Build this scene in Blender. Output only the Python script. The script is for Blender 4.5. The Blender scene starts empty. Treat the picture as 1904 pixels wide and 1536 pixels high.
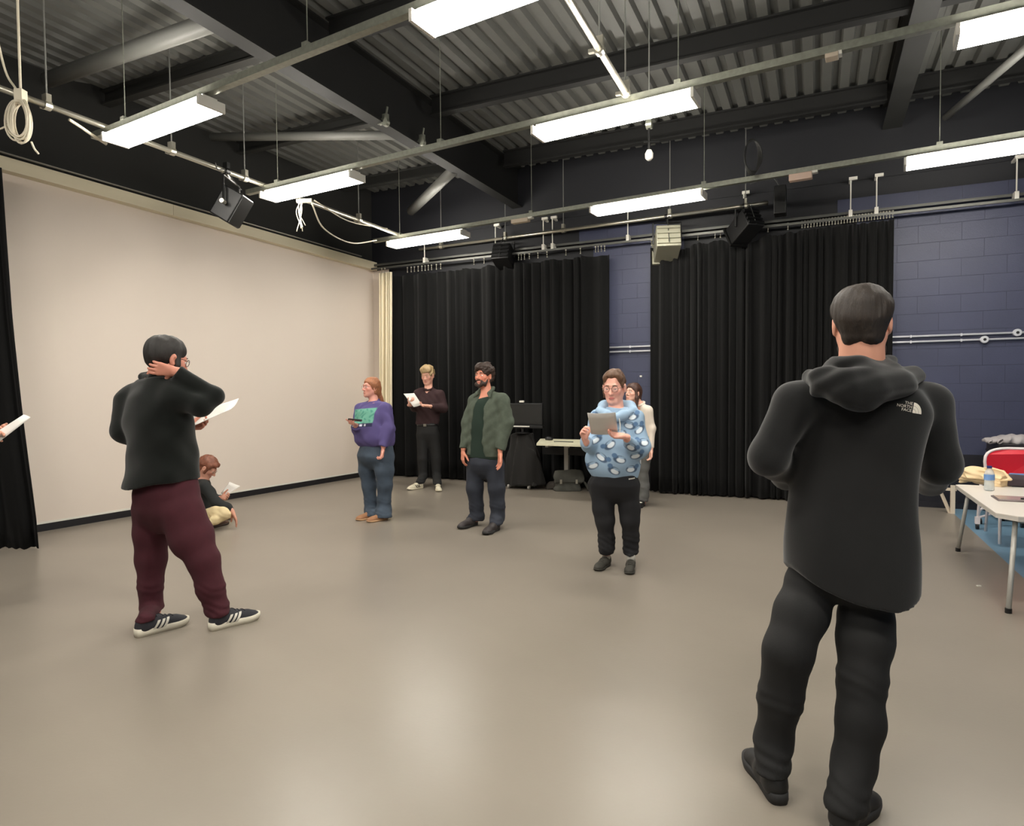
import bpy, bmesh, math, random
import numpy as np
from mathutils import Vector, Matrix
from mathutils.bvhtree import BVHTree
random.seed(7); RNG=np.random.default_rng(7)
sc=bpy.context.scene
COL=sc.collection
# ------------------------------------------------------------------ camera
W,H,F=1904.,1536.,1203.
CZ=1.43
def _cam():
    y=np.array([1520-W/2,721-H/2,F]); y/=np.linalg.norm(y)
    x=-np.array([-1600-W/2,746-H/2,F]); x-=y*(x@y); x/=np.linalg.norm(x)
    return np.stack([x,y,np.cross(x,y)],1)
R=_cam(); C0=np.array([0,0,CZ])
cd=bpy.data.cameras.new('camera'); cam=bpy.data.objects.new('camera',cd); COL.objects.link(cam)
cd.sensor_fit='HORIZONTAL'; cd.sensor_width=36.; cd.lens=36.*F/W; cd.clip_start=.05; cd.clip_end=100
M=Matrix.Identity(4)
for i in range(3):
    M[i][0]=R[0][i]; M[i][1]=-R[1][i]; M[i][2]=-R[2][i]; M[i][3]=C0[i]
cam.matrix_world=M
sc.camera=cam
# ------------------------------------------------------------------ world, exposure
wd=bpy.data.worlds.new('world'); sc.world=wd; wd.use_nodes=True
bg=wd.node_tree.nodes['Background']; bg.inputs[0].default_value=(.9,.92,1,1); bg.inputs[1].default_value=.02
sc.view_settings.view_transform='Standard'; sc.view_settings.look='None'
sc.view_settings.gamma=1.; sc.view_settings.use_curve_mapping=False
sc.view_settings.exposure=1.75
LAMP=15.0          # emission of the fluorescent diffusers
LAMPCOL=(1.,.95,.86)
# ------------------------------------------------------------------ pixel -> place
def ray(u,v): return R.T@np.array([(u-W/2)/F,(v-H/2)/F,1.])
def onz(u,v,z=0.):
    d=ray(u,v); return C0+d*((z-CZ)/d[2])
def ony(u,v,y):
    d=ray(u,v); return C0+d*(y/d[1])
def onx(u,v,x):
    d=ray(u,v); return C0+d*(x/d[0])
def atd(u,v,dep): return C0+ray(u,v)*dep
def depth(p): return float((R@(np.asarray(p,float)-C0))[2])
UP=np.array([0,0,1.])
CR=np.array([R[0][0],R[0][1],0]); CR/=np.linalg.norm(CR)
CT=-np.array([R[2][0],R[2][1],0]); CT/=np.linalg.norm(CT)
def cv(a,b,c): return a*CR+b*UP+c*CT          # right, up, towards the camera
def nrm(a):
    a=np.asarray(a,float); return a/np.linalg.norm(a)
# ------------------------------------------------------------------ materials
def srgb(r,g,b):
    f=lambda c:(c/255/12.92) if c/255<=.04045 else ((c/255+.055)/1.055)**2.4
    return (f(r),f(g),f(b),1.)
MATS={}
def mat(name,col,rough=.6,metal=0.,bump=None,var=0.,spec=.5,emit=None,attr=False,alpha=None,trans=0.,vscale=6.,sheen=0.,world=False):
    if name in MATS: return MATS[name]
    m=bpy.data.materials.new(name); m.use_nodes=True; MATS[name]=m
    nt=m.node_tree; N=nt.nodes; L=nt.links; b=N['Principled BSDF']
    if len(col)==3: col=srgb(*col)
    b.inputs['Base Color'].default_value=col; b.inputs['Roughness'].default_value=rough
    b.inputs['Metallic'].default_value=metal; b.inputs['Specular IOR Level'].default_value=spec
    if alpha is not None: b.inputs['Alpha'].default_value=alpha
    if trans: b.inputs['Transmission Weight'].default_value=trans
    if sheen: b.inputs['Sheen Weight'].default_value=sheen
    tc=N.new('ShaderNodeTexCoord')
    CO=N.new('ShaderNodeNewGeometry').outputs['Position'] if world else tc.outputs['Object']
    src=None
    if attr:
        a=N.new('ShaderNodeAttribute'); a.attribute_name='Col'; src=a.outputs['Color']
    if var:
        no=N.new('ShaderNodeTexNoise'); no.inputs['Scale'].default_value=vscale; no.inputs['Detail'].default_value=5
        L.new(CO,no.inputs['Vector'])
        mr=N.new('ShaderNodeMapRange'); mr.inputs[1].default_value=.3; mr.inputs[2].default_value=.7
        mr.inputs[3].default_value=1-var; mr.inputs[4].default_value=1+var
        L.new(no.outputs['Fac'],mr.inputs[0])
        mx=N.new('ShaderNodeMix'); mx.data_type='RGBA'; mx.blend_type='MULTIPLY'; mx.inputs[0].default_value=1
        if src: L.new(src,mx.inputs[6])
        else: mx.inputs[6].default_value=col
        L.new(mr.outputs[0],mx.inputs[7]); src=mx.outputs[2]
    if src: L.new(src,b.inputs['Base Color'])
    if bump:
        kind,scale,st=bump[:3]
        if kind=='noise':
            t=N.new('ShaderNodeTexNoise'); t.inputs['Scale'].default_value=scale; t.inputs['Detail'].default_value=4
        elif kind=='weave':
            t=N.new('ShaderNodeTexWave'); t.inputs['Scale'].default_value=scale; t.inputs['Distortion'].default_value=3; t.bands_direction='Z'
        elif kind=='strand':
            t=N.new('ShaderNodeTexNoise'); t.inputs['Scale'].default_value=scale; t.inputs['Detail'].default_value=3
        else:
            t=N.new('ShaderNodeTexWave'); t.inputs['Scale'].default_value=scale; t.inputs['Distortion'].default_value=6; t.inputs['Detail'].default_value=3; t.bands_direction='X'
        if kind=='strand':
            mp=N.new('ShaderNodeMapping'); mp.inputs['Scale'].default_value=(1,1,.12); L.new(tc.outputs['Object'],mp.inputs['Vector']); L.new(mp.outputs[0],t.inputs['Vector'])
        else: L.new(CO,t.inputs['Vector'])
        bp=N.new('ShaderNodeBump'); bp.inputs['Strength'].default_value=st; bp.inputs['Distance'].default_value=bump[3] if len(bump)>3 else .005
        L.new(t.outputs['Fac'],bp.inputs['Height']); L.new(bp.outputs['Normal'],b.inputs['Normal'])
    if emit:
        b.inputs['Emission Color'].default_value=(*emit[0],1); b.inputs['Emission Strength'].default_value=emit[1]
    return m
# ------------------------------------------------------------------ meshes and things
WLD={}
class MB:
    def __init__(s): s.v=[]; s.f=[]
    def add(s,vs,fs):
        o=len(s.v); s.v+= [tuple(map(float,p)) for p in vs]; s.f+=[tuple(i+o for i in f) for f in fs]; return s
    def box(s,lo,hi):
        (a,b,c),(d,e,f)=lo,hi
        return s.add([(a,b,c),(d,b,c),(d,e,c),(a,e,c),(a,b,f),(d,b,f),(d,e,f),(a,e,f)],
            [(3,2,1,0),(4,5,6,7),(0,1,5,4),(1,2,6,5),(2,3,7,6),(3,0,4,7)])
    def obox(s,c,ax,h):
        c=np.asarray(c,float); ax=[np.asarray(a,float) for a in ax]
        vs=[c+ax[0]*h[0]*i+ax[1]*h[1]*j+ax[2]*h[2]*k for k in(-1,1) for (i,j) in((-1,-1),(1,-1),(1,1),(-1,1))]
        return s.add(vs,[(3,2,1,0),(4,5,6,7),(0,1,5,4),(1,2,6,5),(2,3,7,6),(3,0,4,7)])
    def tube(s,pts,r,n=8,cap=True,closed=False):
        P=[np.asarray(p,float) for p in pts]; m=len(P)
        rs=r if hasattr(r,'__len__') else [r]*m
        ref=None; rings=[]
        for i in range(m):
            if closed: t=P[(i+1)%m]-P[i-1]
            else: t=P[min(i+1,m-1)]-P[max(i-1,0)]
            t=nrm(t)
            if ref is None:
                ref=np.array([0,0,1.]) if abs(t[2])<.9 else np.array([1.,0,0])
            a=ref-t*(ref@t); a=nrm(a); ref=a; b=np.cross(t,a)
            rings.append([P[i]+rs[i]*(math.cos(q)*a+math.sin(q)*b) for q in [2*math.pi*k/n for k in range(n)]])
        vs=[p for g in rings for p in g]; fs=[]
        for i in range(m if closed else m-1):
            j=(i+1)%m
            for k in range(n): fs.append((i*n+k,i*n+(k+1)%n,j*n+(k+1)%n,j*n+k))
        if cap and not closed: fs+= [tuple(range(n-1,-1,-1)),tuple((m-1)*n+k for k in range(n))]
        return s.add(vs,fs)
    def lathe(s,c,prof,n=16,ax=None):
        c=np.asarray(c,float)
        ax=nrm(ax) if ax is not None else UP
        a=nrm(np.cross(ax,[1,0,0] if abs(ax[0])<.8 else [0,1,0])); b=np.cross(ax,a)
        vs=[];fs=[]
        for r,z in prof:
            for k in range(n):
                q=2*math.pi*k/n; vs.append(c+ax*z+r*(math.cos(q)*a+math.sin(q)*b))
        for i in range(len(prof)-1):
            for k in range(n): fs.append((i*n+k,i*n+(k+1)%n,(i+1)*n+(k+1)%n,(i+1)*n+k))
        fs+=[tuple(range(n-1,-1,-1)),tuple((len(prof)-1)*n+k for k in range(n))]
        return s.add(vs,fs)
    def prism(s,poly,z0,z1):
        n=len(poly)
        return s.add([(x,y,z0) for x,y in poly]+[(x,y,z1) for x,y in poly],
            [tuple(range(n-1,-1,-1)),tuple(range(n,2*n))]+[(k,(k+1)%n,n+(k+1)%n,n+k) for k in range(n)])
    def sphere(s,c,r,n=10,m=7):
        r=r if hasattr(r,'__len__') else (r,r,r)
        vs=[];fs=[]
        for i in range(m+1):
            th=math.pi*i/m
            for k in range(n):
                q=2*math.pi*k/n
                vs.append((c[0]+r[0]*math.sin(th)*math.cos(q),c[1]+r[1]*math.sin(th)*math.sin(q),c[2]+r[2]*math.cos(th)))
        for i in range(m):
            for k in range(n): fs.append(((i+1)*n+k,(i+1)*n+(k+1)%n,i*n+(k+1)%n,i*n+k))
        return s.add(vs,fs)
    def build(s,name,m,parent=None,smooth=False,org=None,bevel=0):
        return mk(name,np.array(s.v),s.f,m,parent,smooth,org,bevel=bevel)
def mk(name,V,Fc,m,parent=None,smooth=False,org=None,col=None,bevel=0):
    V=np.asarray(V,float)
    if org is None:
        lo,hi=V.min(0),V.max(0); org=np.array([(lo[0]+hi[0])/2,(lo[1]+hi[1])/2,lo[2]])
    org=np.asarray(org,float)
    me=bpy.data.meshes.new(name)
    Q=(V-org).astype(np.float32)
    if isinstance(Fc,np.ndarray):
        n=Fc.shape[1]; nf=len(Fc)
        me.vertices.add(len(Q)); me.vertices.foreach_set('co',Q.ravel())
        me.loops.add(nf*n); me.loops.foreach_set('vertex_index',Fc.ravel().astype(np.int32))
        me.polygons.add(nf); me.polygons.foreach_set('loop_start',np.arange(0,nf*n,n,dtype=np.int32))
        me.update(calc_edges=True); me.validate()
    else: me.from_pydata(Q.tolist(),[],Fc); me.update()
    if bevel:
        bm=bmesh.new(); bm.from_mesh(me)
        bmesh.ops.bevel(bm,geom=bm.edges[:]+bm.verts[:],offset=bevel,segments=2,profile=.6,affect='EDGES')
        bm.to_mesh(me); bm.free()
        ar=np.array([q.area for q in me.polygons]); me.polygons.foreach_set('use_smooth',(ar<.12*ar.max()).tolist())
    if smooth: me.polygons.foreach_set('use_smooth',[True]*len(me.polygons))
    if col is not None:
        at=me.color_attributes.new('Col','FLOAT_COLOR','POINT'); at.data.foreach_set('color',np.asarray(col,np.float32).ravel())
    if m is not None: me.materials.append(m)
    o=bpy.data.objects.new(name,me); COL.objects.link(o)
    put(o,parent,org)
    return o
def put(o,parent,org):
    WLD[o.name]=np.asarray(org,float)
    if parent is not None:
        o.parent=parent; o.location=Vector((WLD[o.name]-WLD[parent.name]).tolist())
    else: o.location=Vector(list(org))
def tag(o,label,cat,group=None):
    o['label']=label; o['category']=cat
    if group: o['group']=group
    return o
def thing(name,label,cat,loc=(0,0,0),group=None):
    o=bpy.data.objects.new(name,None); COL.objects.link(o); o.empty_display_size=.1
    put(o,None,loc); return tag(o,label,cat,group)
def struct(o): o['kind']='structure'; return o
def dup(o,loc,rz=None,label=None,parent=None):
    c=o.copy(); COL.objects.link(c); c.parent=parent
    if loc is not None: c.location=loc; WLD[c.name]=np.array(loc,float)
    if rz is not None: c.rotation_euler=(0,0,rz)
    if label: c['label']=label
    for ch in list(o.children): dup(ch,None,parent=c)
    return c
# ------------------------------------------------------------------ materials used by the room
m_floor=mat('vinyl floor',(136,128,117),.3,bump=('noise',60,.05),var=.05,vscale=1.2,spec=.38)
m_blue=mat('blue vinyl floor',(112,146,170),.4,var=.05,spec=.4)
m_wallL=mat('dark wall paint',(34,34,32),.8,bump=('noise',40,.1))
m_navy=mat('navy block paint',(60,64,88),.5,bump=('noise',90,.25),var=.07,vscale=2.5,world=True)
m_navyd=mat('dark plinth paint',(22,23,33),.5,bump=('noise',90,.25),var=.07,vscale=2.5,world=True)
m_mortar=mat('painted mortar',(20,21,27),.6)
m_deck=mat('roof deck paint',(88,88,84),.55,var=.05)
m_steel=mat('black steelwork',(13,13,12),.7,var=.08)
m_steelg=mat('grey painted tube',(112,112,108),.45)
m_rail=mat('dark track steel',(92,92,88),.4,.5)
m_steelm=mat('dark grey steelwork',(40,40,38),.6)
m_galv=mat('galvanised trunking',(150,152,140),.4,.6,var=.12,vscale=30)
m_pipe=mat('steel scaffold tube',(190,186,172),.3,.8)
m_diff=mat('lit diffuser',(255,250,240),.5,emit=(LAMPCOL,LAMP))
m_white=mat('white enamel',(225,222,212),.4)
m_screen=mat('screen cloth',(226,214,202),.85,bump=('noise',8,.04,.01))
m_cream=mat('cream screen case',(226,216,188),.5)
m_black=mat('black plastic',(16,16,17),.45)
m_blackm=mat('black metal',(18,18,18),.4,.2)
m_velvet=mat('black drape',(22,22,22),.95,bump=('noise',250,.15,.002),sheen=.06,spec=.1)
m_ivory=mat('ivory drape',(232,220,190),.85)
m_base=mat('black skirting',(26,25,29),.5)
m_conduit=mat('grey conduit',(205,206,212),.35,.2)
m_cable=mat('white cable',(205,196,176),.5)
m_cabled=mat('dark cable',(50,50,48),.5)
# ------------------------------------------------------------------ room shell
YB=9.05
def wx(y): return -7.31+(y-3.95)*.083          # the screen wall runs slightly askew
mb=MB(); mb.box((-8.2,-4.2,-.1),(1.40,YB+.1,0)); struct(mb.build('floor',m_floor))
mb=MB(); mb.box((1.40,-4.2,-.1),(4.7,YB+.1,.0)); struct(mb.build('floor_blue',m_blue))
yA,yB=-4.2,YB+.1
mb=MB(); mb.prism([(wx(yA)-.2,yA),(wx(yA),yA),(wx(yB),yB),(wx(yB)-.2,yB)],0,5.0); struct(mb.build('wall_left',m_wallL))
wb=struct(MB().box((-8.2,YB,0),(4.7,YB+.2,5.0)).build('wall_back',m_mortar))
struct(MB().box((4.6,-4.2,0),(4.8,YB,5.0)).build('wall_right',m_navy))
struct(MB().box((-8.2,-4.4,0),(4.8,-4.2,5.0)).build('wall_front',m_navy))
# painted blocks that show on the back wall
CP=.2075; z0=1.26-6*CP
blk={}
def block(x0,x1,zc,dark):
    key=(round(x1-x0,3),dark)
    if key not in blk:
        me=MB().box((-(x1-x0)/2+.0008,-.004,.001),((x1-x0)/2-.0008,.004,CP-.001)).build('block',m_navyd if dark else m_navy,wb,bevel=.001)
        blk[key]=me; o=me
    else:
        o=blk[key].copy(); COL.objects.link(o)
    put(o,wb,((x0+x1)/2,YB,zc)); 
for xa,xb in ((.42,2.9),(-2.95,-1.95)):
    for r in range(0,19):
        z=z0+(r-0)*CP
        if z+CP>3.95: break
        x=xa-(.215 if r%2 else 0)
        while x<xb:
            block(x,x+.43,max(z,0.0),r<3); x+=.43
# upper wall facing above the blocks (bond beam)
struct(MB().box((-6.9,YB-.012,z0+19*CP),(4.6,YB,z0+19*CP+.24)).build('trim_1',m_mortar))
# skirting
mb=MB(); y1,y2=3.0,YB
mb.prism([(wx(y1),y1),(wx(y1)+.03,y1),(wx(y2)+.03,y2),(wx(y2),y2)],0,.09); struct(mb.build('baseboard_left',m_base))
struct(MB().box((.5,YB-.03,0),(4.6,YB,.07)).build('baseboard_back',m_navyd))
# ceiling deck: trapezoidal sheet, ribs run towards the back wall
ZD=4.8; mb=MB(); pr=[]; x=-7.9
while x<4.8:
    pr+= [(x,ZD),(x+.09,ZD),(x+.11,ZD+.055),(x+.16,ZD+.055)]; x+=.18
vs=[];fs=[]
for i,(a,z) in enumerate(pr): vs+=[(a,-4.4,z),(a,YB+.2,z)]
for i in range(len(pr)-1): fs.append((2*i,2*i+1,2*i+3,2*i+2))
mb.add(vs,fs); n0=len(mb.v); 
mb.box((-8.2,-4.4,ZD+.06),(4.8,YB+.2,ZD+.12)); struct(mb.build('ceiling',m_deck))
# ------------------------------------------------------------------ roof steel
def ibeam(name,label,a,b,wid,ztop,zbot,m=m_steel,ft=.018,wt=.012):
    a=np.array(a,float); b=np.array(b,float); d=nrm(b-a); s=np.array([-d[1],d[0]]); L=np.linalg.norm(b-a)
    T=thing(name,label,'roof beam',(*(a+b)/2,zbot)); c=(a+b)/2
    ax=[np.array([*d,0]),np.array([*s,0]),UP]
    MB().obox((*c,zbot+ft/2),ax,(L/2,wid/2,ft/2)).build('flange',m,T)
    MB().obox((*c,ztop-ft/2),ax,(L/2,wid/2,ft/2)).build('flange',m,T)
    MB().obox((*c,(ztop+zbot)/2),ax,(L/2,wt/2,(ztop-zbot)/2-ft)).build('web',m,T)
    return T
ibeam('roof_girder','deep black roof girder running to the back wall over the screen side',(-4.15,-4.1),(-4.15,YB),.16,ZD,4.2)
ibeam('roof_girder','shallow grey roof beam running to the back wall over the folding table',(.78,-4.1),(.78,YB),.2,ZD,4.52,m_steelm)
XB=[(2.9,'nearest cross beam under the roof deck'),(4.72,'second cross beam under the roof deck from the camera'),
    (6.45,'third cross beam under the roof deck from the camera'),(8.35,'cross beam under the roof deck next to the back wall')]
for y,l in XB:
    for x0,x1 in ((wx(y)+.02,-4.27),(-4.03,.67),(.89,4.58)):
        side=' left of the deep girder' if x1<-4 else (' right of the grey roof beam' if x0>.8 else ' between the two roof girders')
        ibeam('cross_beam',l.replace(' under the roof deck','')+side,(x0,y),(x1,y),.1,ZD,4.64 if x1<-4 else 4.58,m_steelm if x1<-4 else m_steel)
def brace(a,b,r,label):
    o=MB().tube([a,b],r,12).build('brace_tube',m_steelg,smooth=True); tag(o,label,'brace'); return o
brace((-7.1,4.05,4.62),(-4.3,3.8,4.42),.075,'thick grey round brace tube above the coiled cable')
brace((-6.95,5.9,4.66),(-4.22,6.15,4.3),.05,'grey round brace tube leading to the girder between two lights')
brace((-5.85,8.7,4.28),(-4.22,7.25,4.24),.07,'short slanting grey brace tube near the back corner')
brace((1.75,7.0,4.45),(1.3,8.9,4.5),.04,'thin grey brace tube above the right-hand rear light')
# ------------------------------------------------------------------ light rows
ZL=3.55
def make_light():
    T=thing('fluorescent_light','x','ceiling light')
    L,w=1.32,.105
    sec=[(-w,.0),(w,.0),(w+.004,.05),(w-.03,.066),(-w+.03,.066),(-w-.004,.05)]
    mb=MB(); n=len(sec)
    vs=[(x,y,z) for x in(-L/2+.012,L/2-.012) for y,z in sec]
    mb.add(vs,[tuple(range(n-1,-1,-1))[::-1],tuple(range(n,2*n))[::-1]]+[(k,n+k,n+(k+1)%n,(k+1)%n) for k in range(n)])
    mb.build('diffuser',m_diff,T,org=(0,0,0))
    MB().box((-L/2+.01,-.06,.0665),(L/2-.01,.06,.09)).build('housing',m_white,T)
    for s in(-1,1): MB().box((s*L/2-.011,-w-.006,-.002),(s*L/2+.011,w+.006,.07)).build('end_cap',m_white,T)
    for s in(-1,1): MB().box((s*.35-.02,-.02,.09),(s*.35+.02,.02,.11)).build('clip',m_galv,T)
    return T
proto=make_light(); used=[False]
def light(x,y,rz,label):
    if not used[0]:
        used[0]=True; proto.location=(x,y,ZL); proto.rotation_euler=(0,0,rz); proto['label']=label; return
    dup(proto,(x,y,ZL),rz,label)
def lp(l,r):         # centre from two pixels on the lower face
    a,b=onz(*l,ZL),onz(*r,ZL); return (a+b)/2,math.atan2(b[1]-a[1],b[0]-a[0])
ROWS=[]
for pts,labs in (
  ([((216,270),(392,200)),((788,57),None)],['bright fluorescent light over the left man, by the coiled cable','bright fluorescent light cut off by the top edge of the picture']),
  ([((500,375),(664,331)),((1001,259),(1294,188)),((1778,82),None)],['bright fluorescent light above hanging loose white wires','bright fluorescent light in the middle of the ceiling at the end of a steel bar','bright fluorescent light in the top right corner of the picture']),
  ([((728,462),(866,437)),((1101,399),(1312,367)),((1683,312),None)],['bright fluorescent light nearest the corner of screen and drapes','bright fluorescent light above the grey stage lantern','bright fluorescent light in front of the blue block wall'])):
    row=[]
    for (p,l) in zip(pts,labs):
        if p[1] is None:
            a=onz(*p[0],ZL); rz=row[-1][1] if row else -.08
            c=a+np.array([math.cos(rz),math.sin(rz),0])*.66
        else: c,rz=lp(*p)
        row.append([c,rz,l])
    g=math.atan2(row[-1][0][1]-row[0][0][1],row[-1][0][0]-row[0][0][0])
    for c,rz,l in row: light(c[0],c[1],g,l)
    ROWS.append((row[0][0],g))
for yy,nm in ((1.3,'ceiling light row just behind the camera'),(-.9,'ceiling light row well behind the camera')):
    for x,s in ((-4.9,'left'),(-1.55,'middle'),(1.4,'right')): light(x,yy,-.08,'%s fluorescent light of the %s'%(s,nm))
    ROWS.append((np.array([-4.9,yy,0]),-.08))
tl=['galvanised light trunking of the front row, over the left man','galvanised light trunking of the middle row','galvanised light trunking of the rear row, nearest the drapes','galvanised light trunking just behind the camera','galvanised light trunking well behind the camera']
for (c,g),l in zip(ROWS,tl):
    d=np.array([math.cos(g),math.sin(g),0]); zt=ZL+.11
    a=c-d*1.0; b=c+d*8.6; a[2]=b[2]=zt
    T=thing('light_trunking',l,'trunking',(*((a+b)/2)[:2],zt))
    s=np.array([-d[1],d[0],0]); mid=(a+b)/2; Lh=np.linalg.norm(b-a)/2
    MB().obox(mid+UP*.026,[d,s,UP],(Lh,.028,.026)).build('channel',m_galv,T)
    k=0
    for t in (.5,2.7,4.9,7.1,9.0):
        p=a+d*t; MB().tube([p+UP*.052,[p[0],p[1],ZD-.01]],.004,6).build('hanger_rod',m_galv,T)
        MB().obox(p+UP*.066,[d,s,UP],(.025,.03,.014)).build('hanger_clip',m_galv,T)
# ------------------------------------------------------------------ bars and what hangs from them
ZBAR=3.72
def clamp(T,p,d,m=m_pipe):
    d=nrm(d); s=nrm(np.cross(UP,d))
    mb=MB(); mb.tube([np.array(p)-d*.025,np.array(p)+d*.025],.038,12); mb.obox(np.array(p)+UP*.055,[d,s,UP],(.02,.03,.03)); mb.obox(np.array(p)+s*.05,[d,s,UP],(.015,.025,.012))
    return mb.build('clamp',m,T)
def bar(name,label,a,b,drops):
    a=np.array(a,float); b=np.array(b,float); T=thing(name,label,'rigging bar',(a+b)/2)
    MB().tube([a,b],.024,12).build('tube',m_pipe,T,smooth=True)
    for t in drops:
        p=a+(b-a)*t; clamp(T,p,b-a); MB().tube([p+UP*.07,[p[0],p[1],ZD-.01]],.006,6).build('drop_rod',m_steelg,T)
    return T
def zb(u,v): return onz(u,v,ZBAR)
xl=-5.55
bar('rigging_bar','steel rigging bar above the screen, under two lights',(xl,2.4,ZBAR),(xl-.02,8.2,ZBAR),(.13,.32,.47,.8))
xm=onz(1105,70,ZBAR)[0]
bar('rigging_bar','steel rigging bar ending at the middle light',(xm+.03,1.5,ZBAR),(xm-.03,onz(1172,190,ZBAR)[1],ZBAR),(.45,.76,.95))
pa,pb=zb(780,464),zb(1428,377); ybar=(pa[1]+pb[1])/2
pa[1]+=0; 
bar('rigging_bar','steel rigging bar along the drapes carrying stage lanterns',pa,pb,(.08,.3,.48,.77,.95))
def lantern(name,label,p,size,aim,m,yk=.16):
    p=np.array(p,float); T=thing(name,label,'stage light',p-UP*(yk+size*1.1)); aim=nrm(aim)
    s=nrm(np.cross(aim,UP)); u=np.cross(s,aim); c=p-UP*(yk+size*.55)
    b=MB()
    b.obox(c,[aim,s,u],(size*.75,size*.52,size*.5)); b.build('body',m,T,bevel=.012)
    for k in range(4): MB().obox(c-aim*size*.78+u*(k-1.5)*size*.24,[aim,s,u],(size*.06,size*.48,size*.05)).build('cooling_fin',m,T)
    MB().obox(c+aim*size*.8,[aim,s,u],(size*.06,size*.58,size*.56)).build('colour_frame',m_blackm if m is m_black else m,T)
    MB().lathe(c+aim*size*.862,[(size*.4,0),(size*.36,.012),(size*.1,.02)],16,aim).build('lens',mat('lens glass',(60,64,66),.1,spec=.8),T,smooth=True)
    h=size*.6
    MB().tube([c+s*h,c+s*h+UP*(size*.55+yk*.55),c+UP*(size*.55+yk*.55)+s*0,c-s*h+UP*(size*.55+yk*.55),c-s*h],.012,6).build('yoke',m_blackm,T)
    clamp(T,p,[1,0,0] if abs(s[0])>.5 else [0,1,0],m_blackm)
    MB().tube([p-UP*.03,c+UP*(size*.55+yk*.55)],.012,8).build('spigot',m_blackm,T)
    pts=[p+s*.05,p-aim*.12-UP*.1,c-aim*size*1.0-UP*.12,c-aim*size*.78]
    MB().tube(sm(pts),.006,6).build('power_cable',m_cabled,T,smooth=True)
    return T
def sm(pts,n=8):
    P=[np.asarray(p,float) for p in pts]; P=[2*P[0]-P[1]]+P+[2*P[-1]-P[-2]]; out=[]
    for i in range(1,len(P)-2):
        for k in range(n):
            t=k/n; a,b,c,d=P[i-1:i+3]
            out.append(.5*((2*b)+(c-a)*t+(2*a-5*b+4*c-d)*t*t+(3*b-a-3*c+d)*t**3))
    return out+[P[-2]]
m_lgrey=mat('grey lantern paint',(160,158,140),.4,.2)
def onbar(u): 
    lo,hi=pa,pb
    for _ in range(40):
        m=(lo+hi)/2; q=R@(m-C0); uu=q[0]/q[2]*F+W/2
        if uu<u: lo=m
        else: hi=m
    return m
lantern('stage_lantern','pale grey stage lantern hanging in front of the gap in the drapes',onbar(1240),.3,cv(.12,-.3,-.95),m_lgrey,.2)
lantern('stage_lantern','black stage lantern at the right end of the rear bar',onbar(1385),.24,cv(-.3,-.5,-.8),m_black,.14)
lantern('stage_lantern','dark stage lantern hanging over the left pair of drapes',onbar(938),.26,cv(.3,-.4,-.85),m_black,.16)
# loudspeaker on the end of the rear bar
p=pb+np.array([.14,0,.0]); T=thing('loudspeaker','slim black loudspeaker at the end of the rear rigging bar','speaker',p-UP*.2)
MB().obox(p,[np.array([1,0,0]),np.array([0,1,0]),UP],(.07,.1,.17)).build('cabinet',m_black,T,bevel=.01)
MB().obox(p+np.array([.0,-.103,0]),[np.array([1,0,0]),np.array([0,1,0]),UP],(.06,.003,.155)).build('grille',m_blackm,T)
MB().tube(sm([p+UP*.17,p+UP*.3-np.array([.1,0,0]),p+UP*.26-np.array([.35,0,0])]),.008,6).build('power_cable',m_cabled,T,smooth=True)
# loudspeaker over the screen
p=np.array([xl,4.88,ZBAR]); T=thing('loudspeaker','boxy black loudspeaker hanging in front of the screen casing','speaker',p-UP*.55)
c=p+np.array([.02,.04,-.36]); ax=nrm([.75,.35,-.5]); s=nrm(np.cross(ax,UP)); u=np.cross(s,ax)
MB().obox(c,[ax,s,u],(.11,.14,.165)).build('cabinet',m_black,T,bevel=.015)
MB().obox(c+ax*.113,[ax,s,u],(.004,.128,.15)).build('grille',m_blackm,T)
MB().tube([c+s*.19,c+s*.19+UP*.27,c+UP*.27,c-s*.19+UP*.27,c-s*.19],.012,6).build('yoke',m_blackm,T)
MB().tube([c+UP*.27,p],.014,8).build('spigot',m_pipe,T)
clamp(T,p,[0,1,0],m_blackm)
for k in (-1,1): MB().tube([c+s*.19*k-s*.02*k,c+s*.24*k],.022,10).build('knob',m_pipe,T)
MB().tube(sm([c+u*.2,c+UP*.33+s*.12,p+s*.2-UP*.05,p+s*.25]),.006,6).build('power_cable',m_cabled,T,smooth=True)
# coil of white cable
cc=onx(40,222,-5.5); T=thing('cable_coil','tangled coil of white cable hanging at the far left of the ceiling','cable',cc-UP*.2)
for k in range(9):
    rx=.06+.035*random.random(); rz=.13+.06*random.random(); ph=random.random()*.6-.3; oy=random.uniform(-.03,.03); ox=random.uniform(-.03,.03)
    pts=[cc+np.array([ox+.25*rx*math.sin(q*2+ph),oy,0])+CR*(rx*math.sin(q)*(1-.35*math.cos(q)))+UP*(rz*math.cos(q)-.02*k/9) for q in [2*math.pi*i/24 for i in range(24)]]
    MB().tube(pts,.007,6,closed=True).build('loop',m_cable,T,smooth=True)
MB().obox(cc+UP*.17,[CR,CT,UP],(.03,.03,.05)).build('cable_tie',m_cable,T)
MB().tube(sm([cc+UP*.2,cc+UP*.4,[cc[0],cc[1],ZD-.3]]),.009,6).build('tail',m_cable,T,smooth=True)
MB().tube(sm([cc-CR*.07-UP*.02,cc-CR*.2-UP*.08,cc-CR*.6-UP*.16]),.007,6).build('tail',m_cable,T,smooth=True)
MB().tube(sm([cc+UP*.22-CR*.03,cc+UP*.4-CR*.12,[cc[0]-.1,cc[1]-.15,ZD-.35]]),.009,6).build('tail',m_cable,T,smooth=True)
MB().tube(sm([cc+CR*.07-UP*.17,cc+CR*.09-UP*.22,cc+CR*.12-UP*.26]),.007,6).build('tail',m_cable,T,smooth=True)
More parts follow.
